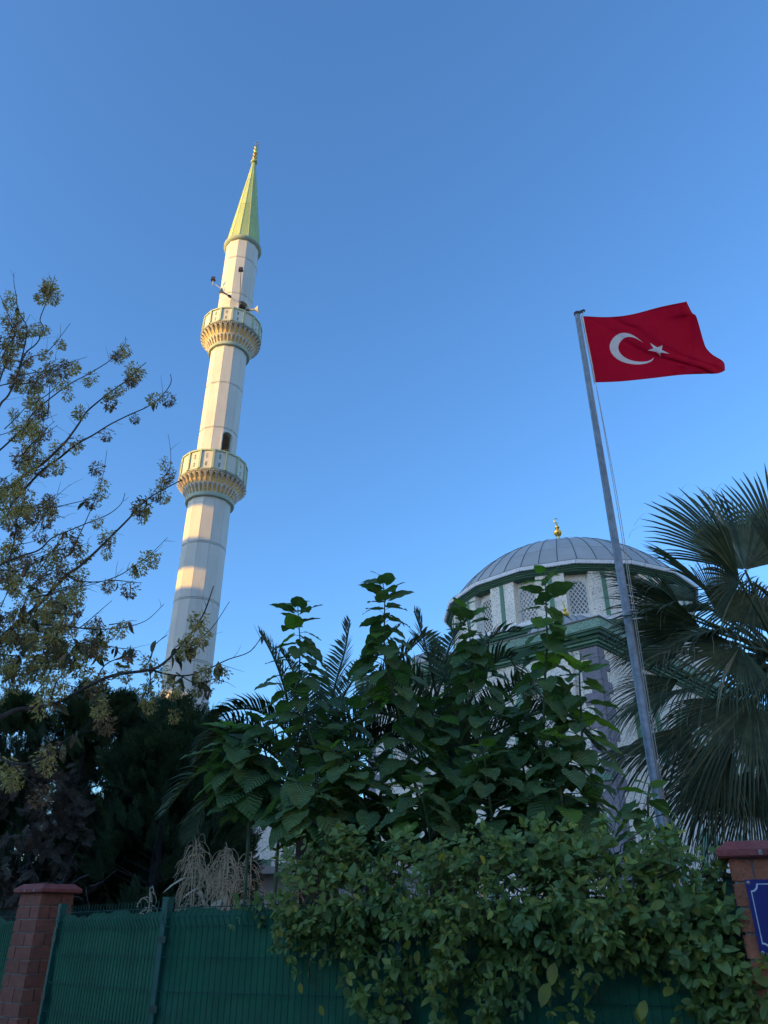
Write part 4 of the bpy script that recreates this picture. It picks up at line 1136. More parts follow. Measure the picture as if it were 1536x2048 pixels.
# ================================================================ FAN PALM
def fan(palm, hub, tip, crown, nrm, R, nseg=40, spread=150, join=.50, droop=.5, dry=.15, m='fan'):
    """pleated fan blade: segments joined near the hub, free and drooping beyond, thread-like tips"""
    d = (tip-hub).normalized(); Rm = frame(d, nrm)
    b = MB(); mid = (hub+crown)/2 + UP*.08
    b.tube([crown, mid, hub], [.028, .020, .014], 6); st = b.build('leaf_stalk', 'greenstem', palm, smooth=True)
    V = []; F = []
    tV = []; tF = []
    w0 = math.radians(spread)/nseg
    for k in range(nseg):
        a = math.radians(-spread/2) + w0*(k+.5)
        L_ = R*(1 - .28*abs(a/math.radians(spread/2))**1.5)*U(.9, 1.05)
        fold = .75
        def P(r, aa, lift, dr):
            v = Rm @ Vector((math.sin(aa)*r, math.cos(aa)*r, lift - .10*r*r/R))
            return hub + v - UP*dr
        j = join*U(.85, 1.1)
        dd = droop*U(.5, 1.5); kk = 5
        rs = [.02, j*L_*.5, j*L_] + [L_*(j+(1-j)*i/4) for i in (1,2,3,4)]
        ww = [1, 1, 1, .96, .84, .55, .08]
        o = len(V); tw = U(-.3,.3)
        for i, (r, w) in enumerate(zip(rs, ww)):
            f = max(0, (r/L_-j)/(1-j)); dr = dd*R*.36*f**2.4
            sw = tw*.10*f*f*R
            aw = w0*.5*w*(1 if r <= j*L_ else j*L_/r*1.0)
            side = P(r, a, 0, dr)
            V += [P(r, a-aw, 0, dr)+Rm@Vector((sw,0,0)), P(r, a, fold*r*w0*w*.6 if r > .05 else 0, dr)+Rm@Vector((sw,0,0)), P(r, a+aw, 0, dr)+Rm@Vector((sw,0,0))]
        for i in range(len(rs)-1):
            q = o+i*3; F += [(q, q+1, q+4, q+3), (q+1, q+2, q+5, q+4)]
        # fibre threads from the tips
        if R3() < .4:
            p = V[-2]; pv = V[-5]; dv = (p-pv).normalized(); o2 = len(tV); c = p.copy(); s_ = Rm@Vector((1,0,0))
            for i in range(6):
                tV += [c - s_*.0022, c + s_*.0022]
                dv = (dv + Vector((U(-.3,.3), U(-.3,.3), -.35+U(-.2,.2)))).normalized(); c = c + dv*.055
            tF += [(o2+2*i, o2+2*i+1, o2+2*i+3, o2+2*i+2) for i in range(5)]
    off = world_loc(palm)
    me = bpy.data.meshes.new('fan_blade'); me.from_pydata([tuple(v-off) for v in V], [], F); me.update(); me.materials.append(MT[m])
    o_ = link('fan_blade', me, palm)
    if tV:
        me = bpy.data.meshes.new('fibres'); me.from_pydata([tuple(v-off) for v in tV], [], tF); me.update(); me.materials.append(MT['fandry'])
        f_ = link('fibres', me, o_); f_['kind'] = 'stuff'
    return o_
FY = 9.0
crown = at(1570, 1330, FY+.3)
fp = thing('fan_palm', Vector((crown.x, crown.y, .05)), 'fan palm with large grey-green pleated leaves and hanging threads behind the flagpole', 'palm tree')
b = MB(); zs = [0 + (crown.z)*i/20 for i in range(21)]
b.lathe(Vector((crown.x, crown.y, 0)), [(.27+.025*(i % 2), z) for i, z in enumerate(zs)], 16); b.build('trunk', 'palmtrunk', fp)
fans = [  # hub px, tip px, dY hub, dY tip, normal, radius, spread, droop
    ((1490,1140), (1395,950), -.3, -.1, (.2,-1,.35), 1.62, 155, .18),
    ((1560,1110), (1510,900), .2, .4, (-.5,-1,.2), 1.75, 130, .12),
    ((1442,1210), (1320,1080), .2, .2, (.6,-.6,.5), 1.40, 80, .25),
    ((1372,1226), (1215,1120), -.2, -.4, (.1,-.3,1), 1.35, 75, .4),
    ((1402,1255), (1210,1232), -.6, -.9, (.1,.4,1), 1.40, 75, .4),
    ((1480,1292), (1360,1350), -.9, -1.2, (.2,-.7,.5), 1.05, 150, .5),
    ((1400,1372), (1245,1400), -.4, -.6, (0,-.2,1), 1.25, 90, .5),
    ((1505,1398), (1400,1560), -.9, -1.2, (-.5,-1,.3), 1.45, 85, .4),
    ((1385,1450), (1250,1540), -.2, -.4, (0,-.5,.9), 1.25, 80, .45),
    ((1455,1480), (1360,1620), -.6, -.9, (-.4,-1,.3), 1.35, 75, .5),
    ((1500,1250), (1600,1180), .4, .6, (0,-1,.3), 1.3, 130, .3),
    ((1440,1310), (1290,1290), .5, .5, (.1,-.4,.9), 1.25, 90, .5),
    ((1535,1420), (1560,1600), -.6, -.8, (.5,-1,.1), 1.3, 100, .4),
    ((1470,1400), (1340,1450), .3, .3, (0,-.6,.8), 1.2, 100, .5),
    ((1440,1240), (1510,1100), .6, .8, (.4,-1,.2), 1.3, 110, .25),
    ((1510,1190), (1400,1250), .1, -.1, (.5,-.7,.5), 1.2, 100, .5),
    ((1430,1540), (1350,1660), .2, .1, (.3,-1,.4), 1.1, 80, .5),
    ((1500,1540), (1460,1690), -.2, -.3, (-.4,-1,.2), 1.2, 80, .4),
    ((1345,1490), (1225,1500), .5, .4, (0,-.4,1), 1.1, 80, .5),
    ((1530,1320), (1450,1450), .2, .0, (.4,-1,.2), 1.2, 110, .4),
]
for (hx, hy), (tx, ty), dh, dt, nr, R_, spd, dr in fans:
    h = at(hx, hy, FY+dh); tp = at(tx, ty, FY+dt)
    fan(fp, h, tp, crown, Vector(nr), R_, spread=spd, droop=dr, nseg=int(22+spd/6))
for k in range(15):
    a = math.radians(U(120, 330)); el = U(-.5, .9); R_ = U(.95, 1.2)
    d = Vector((math.cos(a)*math.cos(el), math.sin(a)*math.cos(el), math.sin(el)))
    h = crown + d*U(.8, 1.5) + UP*.1
    if h.y > FY+1.4: continue
    fan(fp, h, h + (d - UP*U(.1,.6)), crown, (UP*.6 + Vector((0,-.5,0)) + rdir()*.9), R_, spread=U(70,120), droop=U(.2,.5), nseg=int(U(34,44)))
# dead hanging skirt
for k in range(16):
    a = U(0, 2*PI); h = crown + Vector((math.cos(a)*.35, math.sin(a)*.35, -.5-U(0,1.2)))
    tp = h + Vector((math.cos(a)*.45, math.sin(a)*.45, -1.0))
    fan(fp, h, tp, crown-UP*.5, Vector((math.cos(a), math.sin(a), .4)), U(.8, 1.1), spread=90, droop=.4, nseg=22, m='deadtwig')

# ================================================================ CONIFERS
def t_spray(seed):
    """flat feathery spray of scale leaves, unit length"""
    r = random.Random(seed); V = []; F = []
    def blade(p, d, L_, w, nz):
        d = Vector(d).normalized(); s_ = d.cross(Vector((0,0,1))).normalized()*w
        o = len(V); V.extend([tuple(Vector(p)-s_*.4), tuple(Vector(p)+s_*.4), tuple(Vector(p)+d*L_*.6+s_+Vector((0,0,nz))), tuple(Vector(p)+d*L_*.6-s_+Vector((0,0,nz))), tuple(Vector(p)+d*L_)])
        F.extend([(o,o+1,o+2,o+3), (o+3,o+2,o+4,o+4)])
    blade((0,0,0), (0,1,0), 1.0, .026, 0)
    for i in range(9):
        t = .08+.88*i/9
        for sg in (-1, 1):
            L_ = .46*(1-t*.62)*r.uniform(.8,1.15)
            d = (sg*r.uniform(.6,.8), 1, r.uniform(-.25,.25)); p = (0, t, 0)
            blade(p, d, L_, .024, r.uniform(-.02,.02))
            if i < 6:
                dn = Vector(d).normalized(); q = Vector(p)+dn*L_*.45
                blade(q, (sg*.15, 1, r.uniform(-.2,.2)), L_*.5, .016, 0)
                blade(q, (sg*1.2, .6, r.uniform(-.2,.2)), L_*.45, .016, 0)
    return np.array(V, float), np.array([list(f) for f in F])
sprays = [t_spray(i) for i in range(3)]
def conifer(px, Y, ztop, R, label, n=2700, dead=False, lean=0):
    c = at(px, 1700, Y); base = Vector((c.x, Y, .05))
    t = thing('conifer_tree', base, label, 'conifer', 'dark conifers at the left')
    b = MB(); b.tube([base, base+UP*ztop*.5, base+UP*(ztop-.2)], [.12, .08, .012], 8); b.build('trunk', 'bark', t, smooth=True)
    ms = [[], [], []]
    br = MB(); lobes = []
    for k in range(17):
        a = U(0, 2*PI); f = U(.12, 1.0); lobes.append((a, f, U(.75, 1.2)))
    for k in range(n):
        if R3() < .8:
            a0, f0, q = random.choice(lobes); a = a0 + random.gauss(0, .24); f = min(1.0, max(.02, f0 + random.gauss(0, .05)))
        else:
            a = U(0, 2*PI); f = U(.05, 1); q = U(.7, 1)
        z = base.z + .25 + (ztop-.35)*f
        rr = R*q*(math.sin(PI*min(.97, .12+.80*(1-f)**.9))**.65)*(.5 + .5*R3()**.35)
        if f > .93: rr *= .6
        p = base + Vector((math.cos(a)*rr, math.sin(a)*rr, z))
        out = Vector((math.cos(a), math.sin(a), 0))
        d = (out*U(.3,1.0) + UP*U(.35,1.2) + rdir()*.35).normalized()
        if dead: d = (out*.6 + UP*U(-.8,.3) + rdir()*.6).normalized()
        ms[k % 3].append(trs(p, frame(d, out+rdir()*.5), U(.14,.24) if dead else U(.24,.44)))
    # leading shoots that stand out against the sky
    for k in range(16):
        a = U(0, 2*PI); rr = R*U(.0,.75); h = ztop*(1 - .22*(rr/R)) ; p0 = base + Vector((math.cos(a)*rr, math.sin(a)*rr, h-.35)); p1 = p0 + Vector((U(-.06,.06), U(-.06,.06), U(.35,.6)))
        br.tube([p0, p1], [.008, .002], 4)
        for j in range(26):
            f = j/26; p = p0.lerp(p1, f); d = (rdir()*.8+UP*.8).normalized()
            ms[j % 3].append(trs(p, frame(d, rdir()), .17*(1-.5*f)))
    for i in range(3):
        scatter('foliage', sprays[i], ms[i], 'deadtwig' if dead else 'conifer', t, 'stuff')
    for k in range(30):
        a = U(0, 2*PI); h = U(.5, ztop-.8); L_ = R*U(.5,.9)
        br.tube([base+UP*h, base+Vector((math.cos(a)*L_, math.sin(a)*L_, h+.3))], [.018,.004], 4)
    br.build('branch_set', 'bark', t)['kind'] = 'stuff'
    return t
conifer(352, 11.4, 4.25, .95, 'dark conifer beside the foot of the minaret, its pointed top in front of the shaft')
conifer(250, 11.9, 4.55, 1.1, 'dark conifer in the middle of the row, left of the minaret foot')
conifer(130, 11.3, 4.35, 1.1, 'dark conifer above the brown brick pillar, under the seed-laden branches')
conifer(5, 11.6, 4.25, 1.15, 'dark conifer at the left edge of the picture')
conifer(315, 10.4, 3.6, .95, 'lower dark conifer standing in front of the others, right of the brown pillar')
conifer(418, 12.4, 3.6, .55, 'slim dark conifer at the right end of the row, beside the arching palm frond', n=1500)
conifer(60, 10.2, 3.35, .95, 'bare grey-twigged conifer with dead inner branches behind the brown pillar', n=1400, dead=True)
tb = thing('bare_bush', at(150, 1790, 9.6)*1.0, 'tangle of bare grey twigs behind the coping of the brown pillar', 'bush')
for k in range(26):
    p = at(U(10,190), U(1740,1790), 9.6+U(-.2,.2)); pts = [p]
    d = Vector((U(-.5,.5), U(-.3,.3), U(-.4,1))).normalized()
    for j in range(7): d = (d + rdir()*.35).normalized(); pts.append(pts[-1]+d*.10)
    b = MB(); b.tube(pts, [.006-.0007*j for j in range(8)], 4); b.build('twig', 'branch_grey', tb)

# ================================================================ DRY FLOWER HEADS OVER THE FENCE
def dry_plant(cx, cy, Y, n, hgt, label, wid=40):
    base = Vector((at(cx, 1830, Y).x, Y, .1))
    t = thing('dry_stalk', base, label, 'dry plant', 'dry stalks behind the fence')
    for k in range(n):
        tip = at(cx+U(-wid, wid), cy+U(-30, 45), Y+U(-.25,.25))
        mid_ = (base+tip)/2 + Vector((U(-.05,.05), 0, .1))
        b = MB(); b.tube(smoothline([base, mid_, tip], 5), [.010]*6+[.008,.007,.006,.005,.004], 5); st = b.build('stem', 'dry', t)
        hb = MB()
        for j in range(26):
            p = tip - UP*U(0, .45) ; d = Vector((U(-1,1), U(-1,1), U(.1,1.0))).normalized(); pts = [p]
            for q in range(7):
                d = (d + Vector((U(-.25,.25), U(-.25,.25), -.42))).normalized(); pts.append(pts[-1]+d*hgt*U(.07,.17))
            hb.tube(pts, [.0035]*4+[.0030]*4, 3, caps=False)
            for q in range(1, 8):
                for rr in range(2):
                    dd = rdir()*.012; hb.tube([pts[q], pts[q]+dd], [.0035, .001], 3, caps=False)
        hb.build('tassel', 'dry', t)['kind'] = 'stuff'
        # papery husk leaves
        for j in range(2):
            T = t_oval(.10, .6, .3); p = mid_.lerp(tip, U(.2,.8)); d = Vector((U(-1,1), U(-1,.3), U(-.9,.3))).normalized()
            me = mesh_np('husk', T[0], T[1], 'dry'); place('husk', me, t, trs(p, frame(d, UP), U(.25,.4)))
    return t
dry_plant(415, 1705, 8.4, 7, .30, 'large dry straw-coloured flower heads above the fence, right of the conifers')
dry_plant(480, 1715, 8.0, 5, .24, 'dry straw-coloured heads in front of the barred shed window')
dry_plant(603, 1690, 8.6, 3, .22, 'dry tassel hanging below the mulberry leaves, left of the vine hedge', 18)
dry_plant(302, 1790, 7.2, 2, .16, 'single small curled dry head just over the fence top, between two posts', 6)
dry_plant(545, 1775, 7.6, 2, .18, 'low dry curls beside the left end of the vine hedge', 22)

# ================================================================ SEED-LADEN TREE AT THE LEFT
TY = 8.8
tbase = Vector((-6.0, 9.6, .05))
tree = thing('seed_tree', tbase, 'broad-leaved tree hung with bunches of dry winged seeds, reaching in from the left', 'tree')
branches = [
 ([(-70,1340),(0,1277),(42,1240),(78,1209),(112,1172),(135,1149),(159,1133),(195,1100),(219,1076),(258,1037),(281,1011),(307,990),(365,959)], .034, 0.0, .45),
 ([(-80,1070),(0,993),(29,967),(55,946),(88,925),(126,889),(141,871),(158,847),(173,824),(198,802),(225,781),(257,758),(277,738),(292,725)], .024, -.3, .3),
 ([(30,1000),(80,945),(120,915),(153,889),(188,869),(220,849),(260,829),(292,815),(319,797),(341,768),(341,748)], .018, -.2, .2),
 ([(-40,930),(0,900),(45,857),(64,829),(94,802),(129,775),(148,763),(173,750),(213,726),(230,711),(250,688),(251,674)], .014, .2, .25),
 ([(-20,860),(0,810),(17,790),(35,750),(50,708),(74,686),(87,656),(80,639),(94,602),(104,572),(110,551)], .016, .1, .3),
 ([(35,750),(54,661),(37,624),(32,589),(28,567),(28,545)], .010, .3, .4),
 ([(-30,880),(0,760),(22,700),(30,655),(25,646),(10,614),(0,590)], .012, -.1, .5),
 ([(40,735),(64,713),(89,708),(109,688),(124,669),(141,646)], .008, -.3, .5),
 ([(-10,775),(15,768),(64,766),(84,753),(119,740),(143,730),(160,724)], .009, .2, .4),
 ([(96,830),(98,800),(100,770),(104,740),(112,715)], .007, .0, .5),
 ([(-30,1025),(0,1019),(42,1016),(104,1015),(138,1008),(180,998),(198,992)], .011, .3, .3),
 ([(-40,1150),(0,1130),(42,1112),(78,1100),(104,1076),(141,1060),(177,1045),(216,1029),(242,1008),(250,986)], .014, -.4, .2),
 ([(-30,1175),(0,1162),(52,1146),(115,1141),(135,1141)], .010, .2, .3),
 ([(135,1152),(146,1158),(167,1163),(203,1163),(240,1150),(266,1133),(299,1110),(335,1075)], .010, -.2, .6),
 ([(20,1262),(62,1238),(104,1223),(141,1204),(167,1186)], .008, .3, .3),
 ([(40,1245),(86,1249),(125,1252),(182,1258),(234,1257),(266,1251),(297,1238),(328,1208)], .012, -.3, .25),
 ([(-30,1300),(21,1311),(104,1313),(160,1320),(195,1308)], .010, .1, .2),
 ([(-80,1470),(-10,1440),(33,1420),(72,1416),(111,1407),(160,1381),(195,1363),(234,1349),(303,1339),(330,1324),(352,1303),(371,1279),(388,1260),(407,1228),(418,1200),(427,1172)], .026, -1.2, .62),
 ([(303,1339),(320,1345),(350,1351),(381,1350),(420,1336),(456,1319),(500,1303),(525,1270)], .012, -1.2, .5),
 ([(371,1282),(382,1287),(422,1258),(459,1203)], .007, -1.2, .2),
 ([(352,1345),(380,1362),(400,1366),(430,1358),(440,1362)], .006, -1.2, .3),
 ([(-60,1500),(0,1518),(33,1528),(65,1525),(98,1508),(114,1492),(137,1476),(169,1456),(208,1417),(241,1378)], .012, -1.5, .2),
 ([(0,1519),(20,1524),(52,1557),(78,1572),(111,1564),(156,1541)], .008, -1.5, .2),
 ([(320,1010),(325,960),(340,935),(341,900),(336,868)], .006, .1, .1),
 ([(140,1260),(156,1240),(172,1212)], .006, -.3, .2),
 ([(150,1260),(167,1250),(203,1219),(224,1201)], .007, -.3, .3),
 ([(150,1090),(190,1000),(206,950),(214,900)], .006, .4, .5),
 ([(280,1345),(300,1320),(310,1290),(335,1270)], .007, -1.1, .3),
 ([(190,1365),(210,1330),(250,1310),(262,1290)], .008, -.9, .1),
 ([(100,1410),(110,1370),(130,1340),(140,1310)], .008, -.9, .1),
 ([(300,1340),(300,1375),(290,1400),(300,1430)], .006, -1.1, .1),
 ([(350,1350),(345,1385),(335,1420),(330,1450)], .006, -1.2, .1),
]
# fill the dense inner crown at the frame's left edge
for k in range(42):
    x0, y0 = U(-60, 70), U(700, 1420); a = math.radians(U(15, 75)); L_ = U(60, 150)
    pts = [(x0, y0)]
    for j in range(4):
        a += U(-.25, .25); pts.append((pts[-1][0]+math.cos(a)*L_/4, pts[-1][1]-math.sin(a)*L_/4))
    branches.append((pts, U(.006, .010), U(-.6, .9), .05))
for k in range(26):
    x0, y0 = U(-70, 90), U(900, 1330); a = math.radians(U(0, 70)); L_ = U(60, 130)
    pts = [(x0, y0)]
    for j in range(4):
        a += U(-.25, .25); pts.append((pts[-1][0]+math.cos(a)*L_/4, pts[-1][1]-math.sin(a)*L_/4))
    branches.append((pts, U(.006, .009), U(-.6, .9), .02))
for k in range(26):
    x0, y0 = U(-20, 230), U(1160, 1370); a = math.radians(U(-20, 80)); L_ = U(40, 110)
    pts = [(x0, y0)]
    for j in range(4):
        a += U(-.3, .3); pts.append((pts[-1][0]+math.cos(a)*L_/4, pts[-1][1]-math.sin(a)*L_/4))
    branches.append((pts, U(.005, .008), U(-.8, .5), .05))
lines = []
tk = MB(); tk.tube(smoothline([tbase, tbase+Vector((.1,-.2,1.6)), at(-170,1390,TY+.2)*1.0, at(-140,1150,TY)*1.0], 6), [.17-.0045*i for i in range(19)], 12)
tk.build('trunk', 'bark', tree, smooth=True)
for li, (px, w, dy, start) in enumerate(branches):
    n_ = len(px)
    pts = [at(x, y, TY + dy + .25*math.sin(i*.9+li)) for i, (x, y) in enumerate(px)]
    ln = smoothline(pts, 4); m_ = len(ln)
    b = MB(); b.tube(ln, [w*(1-.86*(i/m_)**.8)+.0015 for i in range(m_)], 6)
    b.build('branch', 'bark' if w > .012 else 'twig', tree, smooth=True)
    lines.append((ln, w, start))
def t_samara(r, n=36, R=.5, L_=.30):
    """bunch of papery winged seeds hanging from a short stalk; unit height about one"""
    V = []; F = []
    for k in range(n):
        a = r.uniform(0, 2*PI); h = -r.random()**.7*.95; rr = R*math.sin(PI*min(1, .1+.85*(-h)))*r.uniform(.2, 1)
        p = Vector((math.cos(a)*rr, math.sin(a)*rr, h)); d = Vector((math.cos(a)*r.uniform(.2,1.2), math.sin(a)*r.uniform(.2,1.2), r.uniform(-1.3,.35))).normalized()
        s_ = d.cross(Vector((r.uniform(-1,1), r.uniform(-1,1), r.uniform(-1,1)))).normalized()
        l = L_*r.uniform(.8, 1.3); w = .036*r.uniform(.8,1.2); c = d.cross(s_)*.03
        o = len(V); V += [tuple(p-s_*w*.25), tuple(p+s_*w*.25), tuple(p+d*l*.6+s_*w+c), tuple(p+d*l), tuple(p+d*l*.55-s_*w+c)]
        F += [(o, o+1, o+2, o+4), (o+4, o+2, o+3, o+3)]
    return np.array(V, float), F
samaras = []
rr_ = random.Random(5)
for i in range(12):
    V, F = t_samara(rr_, n=rr_.randint(120, 160), R=rr_.uniform(.36, .48), L_=rr_.uniform(.15, .20))
    me = bpy.data.meshes.new('seed_bunch'); me.from_pydata([tuple(v) for v in V], [], [tuple(dict.fromkeys(f)) for f in F]); me.update()
    me.materials.append(MT['seedbrown' if i % 3 == 0 else 'seed']); samaras.append(me)
nb = 0; spots = []
for (ln, w, start) in lines:
    seg = [(ln[i+1]-ln[i]).length for i in range(len(ln)-1)]; tot = sum(seg); s = tot*start + .05
    endgap = .12 + (.25*R3() if w > .008 else .1*R3())
    while s < tot-endgap:
        t_ = s; i = 0
        while i < len(seg)-1 and t_ > seg[i]: t_ -= seg[i]; i += 1
        p = ln[i].lerp(ln[i+1], min(1, t_/(seg[i]+1e-9)))
        dense = (s/tot > .72)
        spots.append((p + Vector((U(-.07,.07), U(-.07,.07), U(-.02,.05))), U(.17,.27)*(1.12 if dense else 1)))
        s += U(.09,.18) if dense else (U(.12,.24) if R3() < .55 else U(.32,.6))
random.shuffle(spots)
for k, (p, sz) in enumerate(spots):
    if nb >= 298: break
    R_ = Matrix.Rotation(U(0, 6.28), 3, 'Z') @ Matrix.Rotation(U(-.7,.7), 3, 'X') @ Matrix.Rotation(U(-.5,.5), 3, 'Y')
    place('seed_bunch', random.choice(samaras), tree, trs(p, R_, sz)); nb += 1
rest = spots[nb:]
V, F = t_samara(random.Random(9), n=100, R=.42, L_=.18)
F4 = np.array([list(f) if len(set(f)) == 4 else [f[0], f[1], f[2], f[2]] for f in F])
if rest:
    # the remaining bunches, joined (triangles only)
    Ft = []
    for f in F:
        g = list(dict.fromkeys(f)); Ft.append(g[:3]); 
        if len(g) == 4: Ft.append([g[0], g[2], g[3]])
    Ft = np.array(Ft)
    scatter('seed_mass', (V, Ft), [trs(p, Matrix.Rotation(U(0,6.28),3,'Z') @ Matrix.Rotation(U(-.7,.7),3,'X'), sz) for p, sz in rest], 'seed', tree, 'stuff')
# leaves: long drooping leaflets, mostly low in the crown
tl = [tmpl_mesh('leaf', t_oval(.20, U(.1,.6), U(.1,.5)), 'treeleaf') for _ in range(4)]
dl = [tmpl_mesh('leaf', t_oval(.16, U(.3,.9), U(.4,.9)), 'deadleaf') for _ in range(3)]
low = [q for (ln, w, st) in lines for q in ln[len(ln)//4:] ]
cnt = 0
for k in range(3000):
    if cnt >= 230: break
    p = random.choice(low)
    # keep chiefly those near the lower crown
    if p.z > 4.6 and R3() < .80: continue
    if p.z > 6.0 and R3() < .6: continue
    a = U(0, 2*PI); d = Vector((math.cos(a)*.5, math.sin(a)*.5, -U(.3,1.2))).normalized()
    n_l = random.choice([1, 3, 3])
    for q in range(n_l):
        dd = (d + rdir()*.45).normalized()
        place('leaf', random.choice(dl if R3() < .28 else tl), tree, trs(p + rdir()*.03, frame(dd, rdir()+Vector((0,-.5,.5))), U(.10,.19))); cnt += 1
tw_ = MB()
for (ln, w, st) in lines:
    for i in range(3, len(ln)-1, 3):
        if R3() < .55:
            p = ln[i]; d = ((ln[i+1]-ln[i]).normalized() + rdir()*.8).normalized(); q = p + d*U(.12,.3)
            tw_.tube([p, (p+q)/2+rdir()*.015, q], [.003,.0022,.0012], 4)
tw_.build('twigs', 'twig', tree)['kind'] = 'stuff'

# ================================================================ VINE OVER THE FENCE
FA = Vector((-1.60, 6.21, 0)); FB = Vector((1.80, 4.31, 0)); FD = (FB-FA).normalized(); FN = Vector((FD.y, -FD.x, 0)); FN = FN if FN.y < 0 else -FN
def fence_at(x, y, off):
    """point on the plane of the fence, moved off metres towards the street, under pixel (x, y)"""
    p = at(x, y, 1.0) - Vector((0,0,EYE)); O = Vector((0,0,EYE)); A = FA + FN*off
    den = p.dot(FN); t = (A-O).dot(FN)/den
    return O + p*t
blobs = [ # cx, cy, rx, ry, weight, offset min, offset max
 (600,1785,85,36,.9,-.10,.22),(700,1765,100,45,1.3,-.20,.28),(840,1765,110,50,1.5,-.25,.30),(980,1760,110,50,1.5,-.25,.30),(1110,1755,110,52,1.5,-.25,.30),(1240,1765,105,50,1.4,-.25,.30),(1350,1785,75,42,1.0,-.25,.30),(1400,1775,40,25,.4,-.15,.1),
 (620,1720,26,22,.10,-.1,.1),(690,1715,40,22,.16,-.1,.1),(960,1700,50,20,.2,-.1,.1),(1110,1690,50,20,.25,-.1,.1),(1200,1700,40,20,.2,-.1,.1),
 (660,1815,90,32,.9,.02,.25),(800,1820,110,42,1.3,.02,.30),(940,1830,110,48,1.3,.02,.32),(1080,1820,110,44,1.3,.02,.32),(1220,1820,100,44,1.1,.02,.30),(1340,1845,90,44,1.1,.02,.28),(1410,1870,50,40,.7,.02,.22),
 (617,1915,24,62,.26,.03,.12),(610,1860,36,30,.3,.03,.12),(716,1900,34,60,.36,.03,.16),(700,2000,22,50,.14,.03,.14),(790,1900,50,55,.5,.03,.2),(828,1975,52,62,.5,.03,.22),(775,2030,30,25,.2,.03,.2),
 (900,1920,60,70,.7,.03,.28),(955,1985,50,55,.55,.03,.25),(1030,1895,58,70,.75,.03,.28),(930,2045,50,22,.22,.03,.2),(1020,2005,36,38,.25,.03,.2),
 (1085,1890,30,40,.25,.03,.2),(1104,1960,14,28,.07,.08,.2),(1180,1868,56,34,.5,.03,.22),(1190,1940,14,60,.09,.03,.12),(1268,1960,12,70,.06,.03,.1),(1280,1882,55,20,.4,.03,.2),
 (1395,1925,52,56,.7,.03,.25),(1455,1955,45,55,.55,.03,.25),(1410,2010,40,36,.28,.03,.22),(1480,2020,34,36,.22,.03,.2),(1500,1960,34,40,.35,.03,.22),(1170,2025,30,26,.14,.03,.15),(560,1808,50,18,.28,.0,.15),(500,1816,45,12,.10,.0,.12),(1525,1990,30,40,.2,.05,.25),
]
vine = thing('climbing_vine', fence_at(1000, 1800, .05)*1.0, 'thick leafy climbing vine heaped over the green fence and hanging down its front', 'vine')
blobs = [(q[0], q[1]+(14 if q[1] < 1800 else 0), q[2], q[3], q[4]*(.62 if q[1] > 1885 else 1), q[5], q[6]) for q in blobs]
tot_w = sum(b_[4] for b_ in blobs); NSP = 1120
vleaf = []      # (matrix, pale)
stems = MB()
def sprig(p, d, pale):
    """short shoot with opposite leaves ending in a rosette"""
    L_ = U(.10,.22) ; npair = random.choice([2,3,3,4]); ls = random.choice([U(.030,.048), U(.042,.066), U(.055,.082)])*(1.12 if pale else 1)
    q = p; side = d.cross(FN).normalized() if d.cross(FN).length > .1 else FD
    pts = [p - d*U(.06,.18)]
    for j in range(npair):
        f = (j+.5)/npair; q = p + d*L_*f + rdir()*.006; pts.append(q)
        ax = (side if j % 2 == 0 else d.cross(side).normalized())
        for sg in (-1, 1):
            ld = (ax*sg*U(.8,1.1) + d*U(.25,.8) + FN*U(-.1,.45) - UP*U(0,.35)).normalized()
            vleaf.append((trs(q, frame(ld, (FN*.9 + UP*.9 + rdir()*.55)), ls*U(.8,1.2)), pale))
    for j in range(3):
        a = j*2.1 + U(0,1); ld = (side*math.cos(a) + d.cross(side)*math.sin(a) + d*.9).normalized()
        vleaf.append((trs(q + d*.012, frame(ld, (FN + UP*.8 + rdir()*.4)), ls*U(.55,.85)), pale))
    if R3() < .6: stems.tube(pts, .0016, 3, caps=False)
for k in range(NSP):
    x = U(0, tot_w)
    for b_ in blobs:
        x -= b_[4]
        if x <= 0: break
    a = U(0, 2*PI); r_ = math.sqrt(R3())*1.05
    px, py = b_[0]+math.cos(a)*r_*b_[2], b_[1]+math.sin(a)*r_*b_[3]
    lump = .09*math.sin(px*.021+1.3) + .06*math.sin(px*.05+py*.03) + .05*math.sin(py*.06)
    off = U(b_[5], b_[6])*.85 + (lump if py < 1880 else lump*.3)
    off = max(b_[5], off)
    p = fence_at(px, py, off)
    if py < 1790: d = (UP*U(.2,1) + FD*U(-.8,.8) + FN*U(-.2,.9)).normalized()
    else: d = (UP*U(-.9,.35) + FD*U(-.7,.7) + FN*U(.1,.9)).normalized()
    sprig(p, d, R3() < (.16 + .14*math.sin(px*.017+py*.011)))
for k in range(70):      # shoots that break the top edge
    x = U(520, 1420); p = fence_at(x, U(1700, 1745) + (30 if x < 640 or x > 1380 else 0), U(-.1, .2))
    sprig(p, (UP + rdir()*.5).normalized(), R3() < .35)
for k in range(26):      # long trailing stems
    b_ = random.choice(blobs[20:]); x, y = b_[0]+U(-1,1)*b_[2]*.6, b_[1]-b_[3]
    pts = [fence_at(x, y, .06)]
    for j in range(7):
        x += U(-9, 9); y += b_[3]*.3; pts.append(fence_at(x, y, U(.04,.12)))
    stems.tube(smoothline(pts, 3), U(.0022,.0045), 5, caps=False)
for k in range(60):      # woody tangle under the leaves
    x, y = U(620,1420), U(1720,1850); pts = [fence_at(x, y, U(-.1,.12))]
    for j in range(6):
        x += U(-40, 40); y += U(-22, 22); pts.append(fence_at(x, y, U(-.1,.14)))
    stems.tube(smoothline(pts, 3), U(.0025,.006), 5, caps=False)
stems.build('stems', 'vinestem', vine, smooth=True)['kind'] = 'stuff'
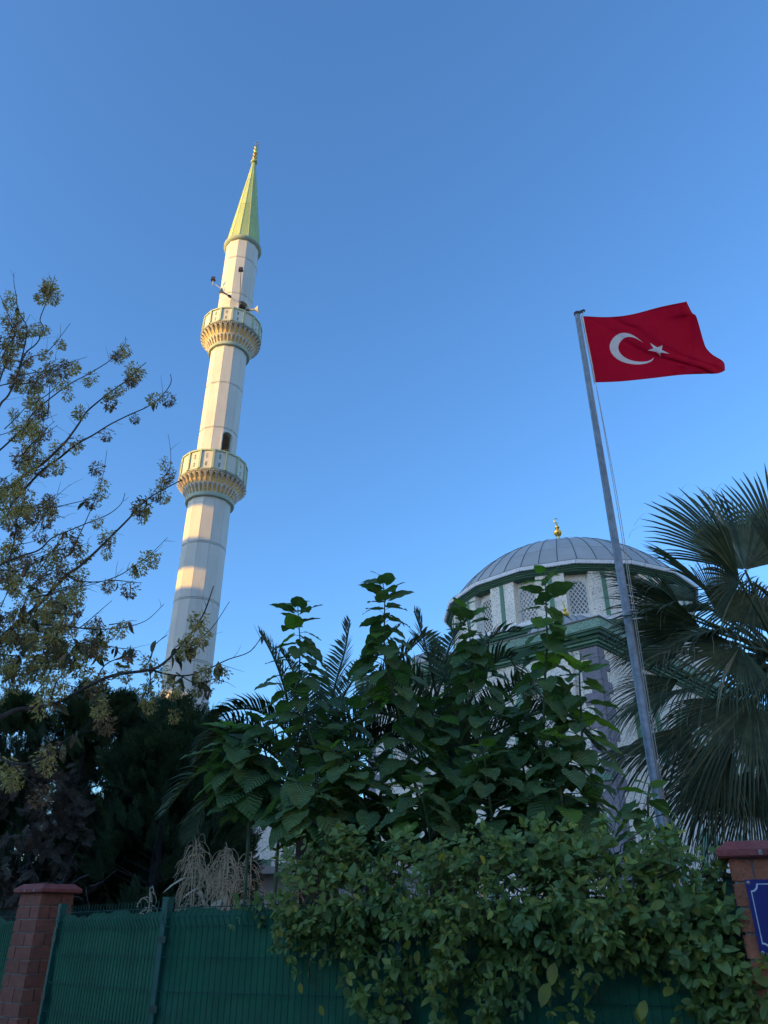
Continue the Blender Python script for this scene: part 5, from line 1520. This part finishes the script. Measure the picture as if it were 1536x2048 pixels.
# the leaves nearest the camera become parts of their own
vleaf.sort(key=lambda q: (q[0].translation - Vector((0,0,EYE))).length / (q[0].to_scale().x))
vo = [t_oval(.26, .12, .25), t_oval(.30, .3, .2), t_oval(.22, .2, .35)]
vmesh = [[tmpl_mesh('vine_leaf', T, m_) for T in vo] for m_ in ('vine', 'vine_pale')]
for M_, pale in vleaf[:298]:
    place('leaf', random.choice(vmesh[1 if pale else 0]), vine, M_)
rest = vleaf[298:]
for pale in (False, True):
    for ti, T in enumerate(vo):
        ms = [q[0] for i, q in enumerate(rest) if q[1] == pale and i % 3 == ti]
        o_ = scatter('leaf_mass', T, ms, 'vine_pale' if pale else 'vine', vine, 'stuff'); o_.data.shade_smooth()
# two pale round-leaved shoots standing out of the vine, yellowed leaves
yl = tmpl_mesh('yellow_leaf', t_oval(.30, .2, .2), leaf_mat('yellowed_leaf', (.20,.22,.03), (.28,.26,.05), trans=.3))
for (x, y, s_) in ((1110,1925,.11),(1098,1965,.12),(745,1940,.06),(585,1812,.075),(1440,1800,.05),(690,1900,.05),(888,1712,.035),(815,1880,.08),(835,1900,.075),(800,1900,.06),(1290,2000,.09),(1272,2015,.08),(1345,1975,.08),(640,2010,.06),(600,1965,.06)):
    p = fence_at(x, y, .30 if y < 1850 else .22); place('leaf', yl, vine, trs(p, frame(Vector((U(-.5,.5), -.2, U(-1,.6))).normalized(), FN+UP*.4), s_))

# ================================================================ LOW ANNEX BETWEEN THE MINARET AND THE MOSQUE
annex = thing('prayer_annex', (-4.2, 31, 0), 'low white annex glimpsed through the leaves, between the minaret foot and the mosque', 'building')
pbox(annex, 'wall', -8.0, -1.2, 29, 34, 0, 5.2, 'stucco'); pbox(annex, 'cornice', -8.2, -1.0, 28.8, 34.2, 5.2, 5.45, 'greenlt'); pbox(annex, 'roof', -8.1, -1.1, 28.9, 34.1, 5.45, 5.6, 'dome')
for k in range(3):
    x0 = -7.2+k*2.1
    w = pbox(annex, 'window', x0, x0+1.1, 28.94, 29, 1.6, 3.4, 'greenlt'); pbox(annex, 'pane', x0+.1, x0+1.0, 28.92, 28.938, 1.7, 3.3, 'glass')
